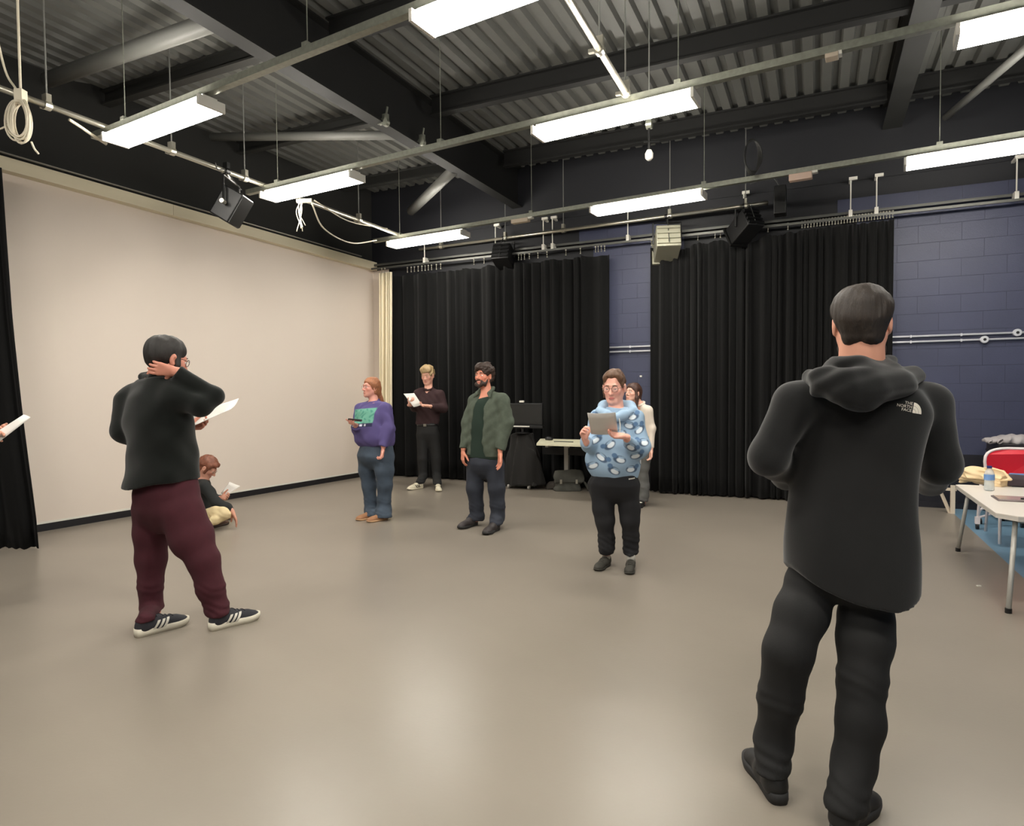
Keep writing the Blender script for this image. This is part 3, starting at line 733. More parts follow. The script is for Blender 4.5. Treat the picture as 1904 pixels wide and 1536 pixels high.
# water bottle
p=tz(1839,912); k=.001*210/1
T=thing('water_bottle','clear plastic water bottle with a blue label and dark blue cap','bottle',p)
hb=46*depth(p)/F/1.0; r=8.2*depth(p)/F
m_pet=mat('clear plastic',(226,236,238),.08,alpha=.35,spec=.6)
MB().lathe(p,[(r*.9,0),(r,.008),(r,hb*.3),(r*.94,hb*.34),(r,hb*.4),(r,hb*.66),(r*.8,hb*.78),(r*.42,hb*.88),(r*.42,hb*.92)],18).build('bottle_body',m_pet,T,smooth=True)
MB().lathe(p,[(r*.9,.004),(r*.93,.01),(r*.93,hb*.3),(r*.9,hb*.5)],16).build('water',mat('water',(215,226,226),.05,alpha=.3),T,smooth=True)
MB().lathe(p+UP*hb*.43,[(r*1.02,0),(r*1.03,.002),(r*1.03,hb*.22),(r*1.02,hb*.222)],18).build('label',mat('blue label',(112,152,205),.4),T)
MB().lathe(p+UP*hb*.9,[(r*.5,0),(r*.5,hb*.09),(r*.45,hb*.1)],14).build('cap',mat('blue cap',(40,48,110),.4),T)
# tablet
a,b=tz(1842,925),tz(1846,931); 
T=thing('tablet','dark tablet computer lying flat near the table corner','tablet',tz(1885,928))
c=np.array([a[0]+.18,(a[1]+b[1])/2+.02,ZT]); MB().box((c[0]-.17,c[1]-.11,ZT),(c[0]+.13,c[1]+.11,ZT+.012)).build('shell',mat('grey aluminium',(120,108,108),.4,.4),T,bevel=.004)
MB().box((c[0]-.16,c[1]-.1,ZT+.0125),(c[0]+.12,c[1]+.1,ZT+.0145)).build('screen',mat('tablet glass',(150,140,138),.15),T)
MB().box((c[0]-.02,c[1]-.06,ZT+.015),(c[0]+.17,c[1]-.045,ZT+.024)).build('stylus',m_black,T)
# pencil case at the picture edge
p=tz(1896,905); f=Fld(); f.loft([(p+UP*.01,.09,.05),(p+UP*.07,.09,.05),(p+UP*.1,.08,.03)],X3[0],X3[1],.02,2.8)
o=soft('pencil_case',f,.008,mat('dark brown case',(62,50,56),.6),None,noise=[(.004,40,(1,1,1))],seed=11); tag(o,'dark fabric pouch with a blue zip strip beside the tote bag','pouch')
MB().obox(p+UP*.104,[X3[0],X3[1],UP],(.07,.02,.006)).build('zip_strip',mat('blue strip',(110,150,205),.4),o)
# red chair
m_red=mat('red plastic',(214,40,58),.35,spec=.5); m_wf=mat('white frame',(236,226,226),.3)
cy=7.5; lx=ony(1829,858,cy)[0]; ztop=ony(1870,839,cy)[2]
T=thing('red_chair','red chair with a white tube frame behind the folding table','chair',(lx+.24,cy,0))
w=.25; cxr=lx+w; zc=ztop-.1
def rr(sx,sz,z,n=26,p=3.): return [(cxr+sx*np.sign(math.cos(q))*abs(math.cos(q))**(2/p),z+sz*np.sign(math.sin(q))*abs(math.sin(q))**(2/p)) for q in [2*math.pi*i/n for i in range(n)]]
ol=rr(w-.012,.115,zc); mb=MB(); n=len(ol)
mb.add([(x,cy-.012+.05*((x-cxr)/w)**2*-1,z) for x,z in ol]+[(x,cy+.012+.05*((x-cxr)/w)**2*-1,z) for x,z in ol],[tuple(range(n)),tuple(range(2*n-1,n-1,-1))]+[(k,n+k,n+(k+1)%n,(k+1)%n) for k in range(n)]); mb.build('backrest',m_red,T)
ol=rr(w,.127,zc); MB().tube([(x,cy-.05*((x-cxr)/w)**2,z) for x,z in ol],.014,8,closed=True).build('back_frame',m_wf,T,smooth=True)
f=Fld(); f.loft([((cxr,cy-.05,.43),.2,.014),((cxr,cy-.42,.44),.21,.016)],X3[0],UP,.01,3.); soft('seat',f,.008,m_red,T)
for sx in(-1,1):
    MB().tube([(cxr+sx*(w-.02),cy-.045,zc-.09),(cxr+sx*.21,cy-.03,.45),(cxr+sx*.21,cy+.08,.03)],.013,8).build('leg',m_wf,T,smooth=True)
    MB().tube([(cxr+sx*.2,cy-.4,.43),(cxr+sx*.21,cy-.46,.02)],.013,8).build('leg',m_wf,T,smooth=True)
    MB().tube([(cxr+sx*.21,cy-.02,.42),(cxr+sx*.205,cy-.42,.425)],.012,8).build('seat_rail',m_wf,T)
# white wheeled frame behind the table
q=onz(1817,984); t2=ony(1823,930,q[1]); T=thing('wheeled_stand','white tube stand on black castors behind the folding table','stand',q)
MB().tube([q+UP*.05,[q[0]+.03,q[1],t2[2]+.25]],.014,8).build('upright',m_wf,T,smooth=True)
MB().tube(sm([[q[0]+.06,q[1]+.3,.08],[q[0]+.1,q[1]+.32,.16],[q[0]+.25,q[1]+.3,.17],[q[0]+.4,q[1]+.25,.12]]),.013,8).build('base_tube',m_wf,T,smooth=True)
MB().tube([[q[0]+.01,q[1],.12],[q[0]+.3,q[1]+.3,.16]],.012,8).build('base_tube',m_wf,T,smooth=True)
for c in (q,q+np.array([.08,.3,0]),q+np.array([.42,.25,0])): MB().tube([c+np.array([-.012,0,.03]),c+np.array([.012,0,.03])],.03,12).build('castor',m_black,T)
MB().obox(q+UP*.09,[X3[0],X3[1],UP],(.02,.02,.035)).build('castor_fork',m_wf,T)
# dark box with a folded grey jacket
b0=ony(1848,838,8.55); T=thing('equipment_case','dark equipment case against the blue wall behind the red chair','case',(b0[0]+.3,8.6,0))
zt=ony(1860,824,8.4)[2]; MB().box((b0[0],8.35,.05),(b0[0]+.7,8.9,zt)).build('body',mat('dark case',(36,32,36),.5),T,bevel=.01)
MB().box((b0[0]-.005,8.345,zt-.12),(b0[0]+.705,8.905,zt-.1)).build('lid_seam',m_blackm,T)
for x in (.05,.65):
    for y in(8.4,8.85): MB().box((b0[0]+x-.02,y-.02,0),(b0[0]+x+.02,y+.02,.05)).build('foot',m_blackm,T)
p=np.array([ony(1884,818,8.5)[0],8.5,zt]); f=Fld(); f.loft([(p+UP*.015-X3[0]*.24,.12,.02),(p+UP*.03-X3[0]*.05,.16,.05),(p+UP*.03+X3[0]*.25,.16,.05)],X3[1],UP,.02,2.5).cut(p+UP*.002,-UP)
o=soft('folded_jacket',f,.009,mat('pale grey nylon',(168,162,162),.5),None,noise=[(.012,30,(1,1,1))],seed=13); tag(o,'pale grey jacket folded on the equipment case','jacket')
# pale folded stand by the wall
q=onz(1771,955); T=thing('folded_stand','folded pale wooden stand by the blue wall behind the tall man','stand',q)
m_wood=mat('pale wood',(214,200,180),.6,bump=('grain',12,.1))
MB().obox(q+UP*.16+np.array([0,0,0]),[nrm([1,0,-.02]),X3[1],UP],(.022,.014,.16)).build('leg',m_wood,T)
MB().tube([q+np.array([-.02,.03,.0]),q+np.array([-.11,.05,.24])],.018,4).build('leg',m_wood,T)
MB().obox(q+UP*.27+np.array([-.05,.03,0]),[X3[0],X3[1],UP],(.09,.014,.015)).build('cross_bar',m_wood,T)
# small scrap on the floor
q=onz(1820,1090); o=MB().obox(q+UP*.003,[nrm([1,.4,0]),nrm([-.4,1,0]),UP],(.014,.008,.003)).build('paper_scrap',m_white); tag(o,'tiny white scrap on the floor near the folding table','scrap')
# ------------------------------------------------------------------ people
def cone2(f,a,b,ra,rb,k=.02,cap=False,flat=None):
    f.cone(a,b,ra,rb,k,flat)
    if cap:
        op,lo,hi,d,kk=f.ops[-1]; n=nrm(np.asarray(b)-np.asarray(a)); b=np.asarray(b,float)
        f.ops[-1]=(op,lo,hi,lambda X,Y,Z,d=d:np.maximum(d(X,Y,Z),(X-b[0])*n[0]+(Y-b[1])*n[1]+(Z-b[2])*n[2]),kk)
def limb(f,pts,k=.02,scale=1.,add=0.,cap=True):
    for i,((a,ra),(b,rb)) in enumerate(zip(pts[:-1],pts[1:])): cone2(f,a,b,ra*scale+add,rb*scale+add,k,cap and i==len(pts)-2)
m_skin=mat('skin',(200,160,140),.5,attr=True,bump=('noise',300,.05,.001))
m_eye=mat('eye white',(230,226,222),.2); m_iris=mat('iris',(48,36,30),.15); m_lens=mat('spectacle frame',(40,30,30),.3)
m_paint={}
def mcol(name,rgb,**k): return mat(name,rgb,**k)
FAB=[(.006,14,(1,1,1)),(.0035,40,(1,1,1))]
class Person:
    def __init__(s,label,D,yaw,base,skin,h=.01):
        s.D=D; ub=(R@(np.asarray(base)-C0)); s.va=math.atan2(ub[0],ub[2]); s.yaw=math.radians(yaw)-s.va; s.fr=cv(math.sin(s.yaw),0,math.cos(s.yaw)); s.lat=np.cross(s.fr,UP); s.h=h
        s.T=thing('person',label,'person',base); s.skin=np.array(srgb(*skin)); s.f=Fld(); s.fine=[]; s.seed=abs(hash(label))%1000 if False else int(D*100)
    def J(s,u,v,dd=0.): return atd(u,v,s.D+dd)
    def m(s,px,dd=0.): return px*(s.D+dd)/F*math.cos(s.va)
    def ch(s,pts): return [(s.J(u,v,dd),s.m(r,dd)) for u,v,dd,r in pts]
    def rows(s,rows,ratio=.62):
        er=CR*math.cos(s.va)+CT*math.sin(s.va); c=abs(s.lat@er); sn=math.sqrt(max(0,1-c*c)); out=[]
        for r in rows:
            uL,uR,v=r[:3]; dd=r[3] if len(r)>3 else 0.; q=r[4] if len(r)>4 else ratio
            w=s.m((uR-uL)/2,dd); a=w/math.sqrt(c*c+(q*sn)**2); out.append((s.J((uL+uR)/2,v,dd),a,a*q))
        return out
    # --- clothes
    def top(s,name,m,rows,sl,neck,noise=FAB,k=.035,ratio=.62,ncut=.062,col=None,trap=.05,shell=None,h=None,post=None,fine=()):
        R_=s.rows(rows,ratio); f=Fld(); f.loft(R_,s.lat,s.fr,.02,2.3)
        N=s.J(*neck[:3]); s.N=N
        for c in sl.values(): f.cone(N-UP*.045,c[0][0],trap,c[0][1]*.85,.05)
        for c in sl.values(): limb(f,c,k)
        if ncut: f.cone(N-UP*.0,N+UP*.14,ncut,ncut*1.15,.01,sub=True)
        if post: post(f,R_)
        o=soft(name,f,h or s.h*.9,m,s.T,noise=noise,col=col,seed=s.seed,fine=fine)
        s.f.loft([(c,a*.86,b*.84) for c,a,b in R_[2 if len(R_)>5 else 1:]],s.lat,s.fr,.03,2.2)
        for c in sl.values():
            s.f.cone(N-UP*.06,c[0][0],.045,c[0][1]*.62,.04); cc=[(p,min(r*.68,.06)) for p,r in c]; cc[-1]=(cc[-1][0],min(cc[-1][1],.027)); s.f.chain(cc,.02)
        return o,R_
    def legs(s,name,m,rows,L,Rr,zcut,noise=FAB,ratio=.66,col=None,h=None,ank=None,drop=.15):
        if ank:
            L=list(L); Rr=list(Rr)
            for c,(toe,heel,ln) in zip((L,Rr),ank):
                a=onz(*toe); d=a-onz(*heel); d=nrm(d); q=ln/.285; p=a-d*ln+d*.062*q+UP*(zcut-.004); c[-1]=(p,c[-1][1])
                if p[2]+.05<c[-2][0][2]: pass
        R_=s.rows(rows,ratio); f=Fld(); lc,la,lb=R_[-1]; R2=[(R_[0][0],R_[0][1]*.93,R_[0][2]*.88)]+R_[1:]+[(lc-UP*drop*.35,la*.93,lb*.88),(lc-UP*drop*.72,la*.78,lb*.64),(lc-UP*drop,la*.55,lb*.36)] if lc[2]>.3 else R_; f.loft(R2,s.lat,s.fr,.03,2.3)
        for c in (L,Rr): f.chain(c,.03)
        def fold(D,X,Y,Z):
            acc=0
            for n_,c in enumerate((L,Rr)):
                K=c[len(c)//2][0]; A=c[-1][0]
                for p,rr,am,fq in ((K,.1,.0032,75),(A+UP*.05,.09,.0042,90)):
                    u=(X-p[0])*CR[0]+(Y-p[1])*CR[1]; acc=acc+am*np.exp(-(((X-p[0])**2+(Y-p[1])**2)/(rr*1.3)**2+((Z-p[2])/rr)**2))*np.sin(fq*(Z-p[2])+22*u*(1 if n_ else -1)+2*np.sin(30*u)+2.5*np.sin(37*(Z-p[2])+9*u))
            return np.maximum(D+acc,(zcut-Z))
        f.fn(fold)
        o=soft(name,f,h or s.h,m,s.T,noise=noise,col=col,seed=s.seed+5)
        s.f.loft([(c,a*.85,b*.85) for c,a,b in R_],s.lat,s.fr,.03,2.2)
        for c in (L,Rr):
            cc=[(p,r*.7) for p,r in c]; s.f.chain(cc[:-1]+[(cc[-1][0],.034)],.02)
        return o
    # --- head
    def head(s,u,v,dd,yaw,pitch,roll,sc,neckbase,lips=(186,112,102),feat=True,hf=.0045,lid=.0,neck=.052):
        c=s.J(u,v,dd); y=math.radians(yaw)-s.va; p=math.radians(pitch); r=math.radians(roll)
        ly=cv(math.sin(y)*math.cos(p),-math.sin(p),math.cos(y)*math.cos(p)); lx=nrm(np.cross(ly,UP)); lz=np.cross(lx,ly)
        lx,lz=lx*math.cos(r)+lz*math.sin(r),lz*math.cos(r)-lx*math.sin(r)
        s.hc,s.hx,s.hy,s.hz,s.hs=c,lx,ly,lz,sc; A=[lx,ly,lz]; L=s.L; f=s.f
        def E(q,rad,k=.02,sub=False): f.ell(L(*q),np.array(rad)*sc,A,k*sc,sub)
        def K(a,b,ra,rb,k=.012): f.cone(L(*a),L(*b),ra*sc,rb*sc,k*sc)
        nb=s.J(*neckbase); f.cone(L(0,-.02,-.05),nb,neck*sc,(neck+.006)*sc,.03)
        E((0,-.012,.036),(.073,.092,.082)); E((0,.026,-.03),(.06,.066,.085),.03)
        for q in(-1,1):
            K((q*.05,.0,-.045),(q*.02,.058,-.092),.022,.02,.025); E((q*.04,.058,-.022),(.022,.02,.02),.02)
            E((q*.08,-.006,-.008),(.011,.021,.034),.006); E((q*.088,-.002,-.012),(.006,.009,.018),.004,True)
        E((0,.07,-.1),(.02,.016,.016),.02)
        K((-.03,.08,.024),(.03,.08,.024),.011,.011,.015)
        for q in(-1,1): E((q*.031,.099,.004),(.019,.014,.013),.008,True)
        if feat:
            for q in(-1,1): E((q*.031,.0775,.0105-lid),(.0165,.0145,.0092),.003); E((q*.031,.0765,-.0085),(.0155,.0135,.0075),.004)
        K((0,.089,.008),(0,.111,-.03),.0065,.0115,.01); 
        for q in(-1,1): E((q*.013,.097,-.034),(.009,.011,.008),.006)
        K((-.015,.0885,-.063),(.015,.0885,-.063),.0052,.0052,.008); K((-.012,.088,-.073),(.012,.088,-.073),.006,.006,.008)
        s.fine.append((c-.17*sc,c+.15*sc,hf)); s.lips=np.array(srgb(*lips))
        if feat:
            for q in(-1,1):
                o=MB().sphere(L(q*.031,.0765,.003),.0132*sc,12,8).build('eye',m_eye,s.T,smooth=True)
                MB().sphere(L(q*.031,.0845,.0015),.0064*sc,10,6).build('iris',m_iris,o,smooth=True)
    def L(s,x,y,z): return s.hc+s.hs*(x*s.hx+y*s.hy+z*s.hz)
    def brows(s,m,r=.0035):
        for q in(-1,1): MB().tube([s.L(q*.013,.094,.0255),s.L(q*.03,.0925,.029),s.L(q*.048,.08,.0235)],[r*.9*s.hs,r*s.hs,r*.5*s.hs],6).build('eyebrow',m,s.T,smooth=True)
    def glasses(s,m=m_lens,rx=.022,rz=.019,r=.0016):
        G=[]; mb=MB()
        for q in(-1,1): mb.tube([s.L(q*.032+rx*math.cos(t),.103-abs(q*.032+rx*math.cos(t))*.12,.002+rz*math.sin(t)) for t in [2*math.pi*i/20 for i in range(20)]],r*s.hs,5,closed=True)
        mb.tube([s.L(-.011,.102,.006),s.L(0,.105,.009),s.L(.011,.102,.006)],r*s.hs,5)
        for q in(-1,1): mb.tube([s.L(q*.054,.095,.006),s.L(q*.079,.06,.008),s.L(q*.084,-.002,.006)],r*s.hs,5)
        o=mb.build('glasses',m,s.T,smooth=True)
        for q in(-1,1):
            g=MB(); g.add([s.L(q*.032+rx*.95*math.cos(t),.103-abs(q*.032+rx*math.cos(t))*.12,.002+rz*.95*math.sin(t)) for t in [2*math.pi*i/20 for i in range(20)]],[tuple(range(20))])
            g.build('lens',mat('spectacle lens',(235,238,240),.05,alpha=.1,spec=.5),o)
        return o
    def hair(s,m,fn,h=.006,noise=((.004,60,(1,1,.5)),(.003,130,(1,1,.4))),name='hair',it=1):
        f=Fld(); A=[s.hx,s.hy,s.hz]; sc=s.hs; L=s.L
        class H: pass
        g=H(); g.E=lambda q,rad,k=.02,sub=False:f.ell(L(*q),np.array(rad)*sc,A,k*sc,sub); g.K=lambda a,b,ra,rb,k=.015,sub=False:f.cone(L(*a),L(*b),ra*sc,rb*sc,k*sc,None,sub)
        g.cut=lambda q,n:f.cut(L(*q),n[0]*s.hx+n[1]*s.hy+n[2]*s.hz); g.f=f; g.L=L
        fn(g); return soft(name,f,h,m,s.T,noise=list(noise),seed=s.seed+9,sm_it=it)
    # --- hands
    def hand(s,Wp,d,n,right,sc=1.,curl=(35,40,30),spread=.0,thumb=(.6,.8,.35),ext=(0,0,0,0),hf=.0042,fold=1.):
        f=s.f; Wp=np.asarray(Wp,float); d=nrm(d); n=np.asarray(n,float); n=nrm(n-d*(n@d)); t=np.cross(d,n)*(1 if right else -1)
        offs=(.029,.010,-.010,-.028); ln=(.070,.078,.072,.056); kn=(.086,.09,.086,.078)
        f.cone(Wp-d*.03,Wp+d*.015,.026*sc,.026*sc,.015,(n,.75))
        pts=[Wp]
        for i in range(4):
            K=Wp+sc*(d*kn[i]+t*offs[i]); f.cone(Wp+sc*(t*offs[i]*.55+d*.012),K,.0135*sc,.0115*sc,.012)
            th=0; p=K; rr=(.0098,.0086,.0078,.0066)
            for j,fr in enumerate((.45,.31,.24)):
                th+=math.radians((curl[j]+ext[i])*fold); dr=nrm(d*math.cos(th)+n*math.sin(th)+t*spread*(1.5-i))
                q=p+dr*ln[i]*fr*sc; f.cone(p,q,rr[j]*sc,rr[j+1]*sc,.003); p=q; pts.append(p)
        B=Wp+sc*(d*.02+t*.02+n*.006); v=np.asarray(thumb,float); t1=nrm(d*v[0]+t*v[1]+n*v[2]); t2=nrm(t1+d*.5); 
        a=B+t1*.042*sc; b=a+t2*.032*sc; c=b+nrm(t2+d*.2+n*.15)*.025*sc
        f.cone(B,a,.0155*sc,.012*sc,.012); f.cone(a,b,.0115*sc,.0098*sc,.004); f.cone(b,c,.0098*sc,.0078*sc,.003); pts.append(c)
        P=np.array(pts); s.fine.append((P.min(0)-.02,P.max(0)+.02,hf))
    def body(s,h=.013):
        def col(V):
            o=np.tile(s.skin,(len(V),1)); q=(V-s.hc)@np.stack([s.hx,s.hy,s.hz],1)/s.hs
            e=np.sqrt((q[:,0]/.027)**2+((q[:,2]+.0675)/.0095)**2); w=np.clip((1.05-e)/.35,0,1)*(q[:,1]>.07)*(np.linalg.norm(q,axis=1)<.15)*.85
            o[:,:3]=o[:,:3]*(1-w[:,None])+s.lips[:3]*w[:,None]
            hd=np.linalg.norm(q,axis=1)<.16
            ck=np.exp(-((np.abs(q[:,0])-.042)**2/.0004+(q[:,2]+.03)**2/.0005))*hd*(q[:,1]>0)
            o[:,1]*=1-.16*ck; o[:,2]*=1-.16*ck
            return o
        return soft('body',s.f,h,m_skin,s.T,fine=s.fine,col=col,sm_it=1)
    # --- shoes
    def shoe(s,toe,heel,L,mu,ms,kind='trainer',ank=None,z=.0,sole=.024,wid=1.):
        a=onz(*toe); b=onz(*heel); d=a-b; d[2]=0; d=nrm(d); x=np.cross(d,UP); q=L/.285; o0=a-d*L+UP*z
        g=lambda X,Y,Z:o0+q*(X*wid*x+Y*d)+UP*Z*q
        f=Fld()
        f.cone(g(0,.042,.045),g(0,.12,.05),.036*q,.039*q,.02); f.cone(g(0,.12,.046),g(.004,.205,.034),.04*q,.035*q,.02)
        f.ell(g(.004,.222,.028),np.array([.043*wid,.058,.03])*q,[x,d,UP],.02)
        top=.1 if kind!='boot' else .15
        f.cone(g(0,.048,.05),g(0,.052,top),.037*q,.041*q,.02)
        if kind!='boot': f.cut(g(0,.05,top*.93),UP-d*.35)
        f.cut(g(0,0,sole*.6),-UP)
        T=soft('shoe',f,.006,mu,s.T,seed=s.seed)
        ol=[(0,.0),(.024,.006),(.034,.03),(.035,.08),(.036,.13),(.046,.19),(.047,.225),(.038,.262),(.016,.284)]
        ol=ol+[(-X+.004,Y) for X,Y in ol[::-1][:-1]]
        P_=np.array(ol+ol[:1]+ol[1:2]); P_=np.array(sm([np.array([a,b,0]) for a,b in ol+ol[:1]],4))[:-1]; ol=[(a,b) for a,b,_ in P_]
        mb=MB(); n=len(ol); kk=1.05; tsp=lambda Y:(.012*max(0,(Y-.2)/.085)**2 if kind!='flat' else 0)
        vs=[g(X*kk*.93,.004+Y*.975,tsp(Y)) for X,Y in ol]+[g(X*kk,Y,sole*.5+tsp(Y)*.6) for X,Y in ol]+[g(X*kk*.98,Y,sole*(1.25 if Y<.1 else 1)+tsp(Y)*.3) for X,Y in ol]
        mb.add(vs,[tuple(range(n-1,-1,-1))[::-1],tuple(range(2*n,3*n))[::-1]]+[(r*n+k,(r+1)*n+k,(r+1)*n+(k+1)%n,r*n+(k+1)%n) for r in(0,1) for k in range(n)])
        mb.build('sole',ms,T,smooth=True)
        return T,g,q,x,d
    def laces(s,sh,m,n=4):
        T,g,q,x,d=sh; tr=tree(T)
        for i in range(n):
            y=.11+.026*i; P=[]
            for X in np.linspace(-.02,.02,5):
                o=g(X,y+.006*(i%2)*X/.02,.16); h=tr.ray_cast(Vector(o),Vector((0,0,-1)))
                if h[0] is not None: P.append(np.array(h[0])+UP*.002)
            if len(P)>2: MB().tube(P,.003,5).build('lace',m,T,smooth=True)
    def stripes(s,sh,m,side,n=3,w=.007):
        T,g,q,x,d=sh; tr=tree(T)
        for sd in side:
            for i in range(n):
                P=[]
                for t in np.linspace(0,1,6):
                    o=g(sd*.12,.085+.026*i+.028*t,.026+.045*t); h=tr.ray_cast(Vector(o),Vector((-sd*x).tolist()))
                    if h[0] is not None: P.append(np.array(h[0])+sd*x*.0005)
                if len(P)<2: continue
                up=nrm(UP+d*0); mb=MB(); V=[]
                for p in P: V+=[p-d*w*q,p+d*w*q,p+d*w*q+sd*x*.003,p-d*w*q+sd*x*.003]
                Fc=[]
                for k in range(len(P)-1):
                    for e in range(4): Fc.append((4*k+e,4*k+(e+1)%4,4*k+4+(e+1)%4,4*k+4+e))
                mb.add(V,Fc+[(0,1,2,3),tuple(4*(len(P)-1)+e for e in(3,2,1,0))]).build('stripe',m,T)
    def crew(s,m,parent,r=.066,t=.013):
        N=s.N+s.fr*.012; f=Fld(); n=14; P=[N+s.lat*r*math.cos(2*math.pi*i/n)+s.fr*r*math.sin(2*math.pi*i/n)-UP*(.026+.026*math.sin(2*math.pi*i/n)) for i in range(n+1)]
        f.chain([(p,t) for p in P],.01); return soft('collar',f,.006,m,parent)
def sheet(label,corners,curve=.02,m=None,name='paper_sheet',cat='paper'):
    a,b,c,d=[np.asarray(p,float) for p in corners]; n=nrm(np.cross(b-a,d-a)); N_=10; V=[];Fc=[]
    for k in(0,1):
        for i in range(N_+1):
            for j in range(5):
                s_,t=i/N_,j/4; p=a*(1-s_)*(1-t)+b*s_*(1-t)+c*s_*t+d*(1-s_)*t+n*curve*math.sin(math.pi*s_)*(1-.4*t)-n*k*.0015; V.append(p)
    K=(N_+1)*5
    for i in range(N_):
        for j in range(4):
            q=(i*5+j,(i+1)*5+j,(i+1)*5+j+1,i*5+j+1); Fc.append(q); Fc.append(tuple(K+e for e in q[::-1]))
    bd=[i*5 for i in range(N_+1)]+[N_*5+j for j in range(1,5)]+[i*5+4 for i in range(N_-1,-1,-1)]+[j for j in(3,2,1)]
    for e in range(len(bd)): x,y=bd[e],bd[(e+1)%len(bd)]; Fc.append((y,x,K+x,K+y))
    o=mk(name,np.array(V),Fc,m or mat('white paper',(222,218,212),.7),None,True); return tag(o,label,cat)
def capf(g,back=.0,vol=1.,nape=-.055,wide=1.):
    g.E((0,-.018,.043),(.081*vol*wide,.101*vol,.086*vol))
    for q in(-1,-.33,.33,1): g.K((q*.028,-.06,.0),(q*.03,-.054,nape+.01),.046,.034,.03)
    for q in(-1,1): g.K((q*.066,.0,.03),(q*.068,.012,-.005),.018,.010,.015)
    g.E((0,.112,-.035),(.1,.085,.108),.012,True)
    for q in(-1,1): g.E((q*.09,.0,-.02),(.03,.022,.034),.008,True)
# ---- tall man seen from behind
m_fleece=mat('black fleece',(27,27,27),.92,bump=('noise',350,.2,.002),sheen=.3,spec=.2,var=.06,vscale=20)
m_fleece2=mat('black fleece hood',(18,18,18),.92,bump=('noise',350,.2,.002),sheen=.25,spec=.2)
m_jeansb=mat('black trousers',(21,21,21),.85,bump=('noise',220,.2,.002),var=.1,vscale=14)
m_shoeb=mat('black shoe leather',(26,26,26),.55,bump=('noise',120,.15,.002)); m_soleb=mat('black rubber sole',(34,34,34),.7)
m_hbrown=mat('dark brown hair',(44,35,28),.6,bump=('strand',320,.6,.003),var=.25,vscale=60)
p=Person('man seen from behind in a black hooded fleece jacket and black trousers',2.27,180,onz(1505,1500),(226,164,138),.009)
sl=dict(L=p.ch([(1478,748,0,42),(1432,850,.02,37),(1462,884,.26,31)]),R=p.ch([(1724,750,0,43),(1746,862,.02,38),(1728,896,.26,31)]))
def post(f,R_):
    c=R_[0][0]
    def hem(D,X,Y,Z):
        xx=(X-c[0])*CR[0]+(Y-c[1])*CR[1]; zz=p.J(1590,1113)[2]-.13*xx+1.9*xx*xx
        near=np.abs(Z-c[2])<.3
        return np.where(near,np.maximum(D,zz-Z),D)
    f.fn(hem)
jk,R_=p.top('fleece_jacket',m_fleece,[(1455,1703,1150,0,.6),(1446,1706,1080,0,.58),(1446,1704,1020,0,.54),(1458,1702,950,0,.5),(1466,1708,880,0,.52),(1466,1722,810,0,.54),(1464,1738,755,0,.52),(1492,1706,722,0,.5)],sl,(1601,690,0),trap=.06,ncut=.058,post=post,noise=[(.006,11,(1,1,.3)),(.003,30,(1,1,.35))],h=.008)
# hood
f=Fld(); N=p.J(1601,690,0)
ring=[(1505,700,.0,18),(1530,716,-.1,25),(1575,722,-.155,30),(1620,722,-.155,30),(1665,714,-.1,26),(1697,700,.0,18)]
f.chain(p.ch(ring),.04); f.chain(p.ch([(1552,680,.05,16),(1556,684,-.05,20),(1600,684,-.09,20),(1645,684,-.05,20),(1650,680,.05,16)]),.03)
f.chain(p.ch([(1555,722,-.13,22),(1600,738,-.14,22),(1645,722,-.13,22)]),.05)
f.cone(N-UP*.02,N+UP*.12,.062,.07,.01,sub=True)
hood=soft('hood',f,.008,m_fleece2,jk,noise=[(.008,18,(1,1,1)),(.005,45,(1,1,1))],seed=2)
p.legs('trousers',m_jeansb,[(1466,1688,1050,0,.4),(1462,1680,1095,0,.44)],p.ch([(1506,1090,.07,44),(1490,1140,.03,50),(1466,1210,.0,47),(1450,1300,.03,41),(1437,1375,.05,35),(1430,1400,.05,36)]),
    p.ch([(1614,1098,.07,44),(1609,1150,.02,50),(1607,1190,-.02,50),(1603,1262,-.05,45),(1602,1340,-.08,45),(1587,1420,-.1,40),(1582,1462,-.1,39)]),.078,noise=[(.0015,11,(1,1,.35)),(.002,34,(1,1,.5))],h=.009,ank=(((1393,1408),(1440,1482),.30),((1620,1488),(1572,1545),.30)),drop=.05)
s1=p.shoe((1393,1408),(1440,1482),.30,m_shoeb,m_soleb,sole=.03); s2=p.shoe((1620,1488),(1572,1545),.30,m_shoeb,m_soleb,sole=.03)
p.head(1602,601,0,180,4,0,1.05,(1601,700,.0),neck=.066)
p.hand(sl['L'][-1][0],cv(.4,.25,-1),cv(.6,.5,.2),False); p.hand(sl['R'][-1][0],cv(-.4,.25,-1),cv(-.6,.5,.2),True)
p.body(.014)
p.hair(m_hbrown,lambda g:(capf(g,vol=1.0,nape=-.055,wide=1.15),[g.E((q*.1,-.005,-.025),(.034,.03,.05),.008,True) for q in(-1,1)]),h=.005,noise=((.002,60,(1,1,.5)),(.0015,130,(1,1,.4))))
p.hair(m_hbrown,lambda g:[g.K((q*.062,.0,-.03),(q*.045,.045,-.085),.018,.022,.02) for q in(-1,1)]+[g.K((-.045,.045,-.085),(.045,.045,-.085),.022,.022)],name='beard')
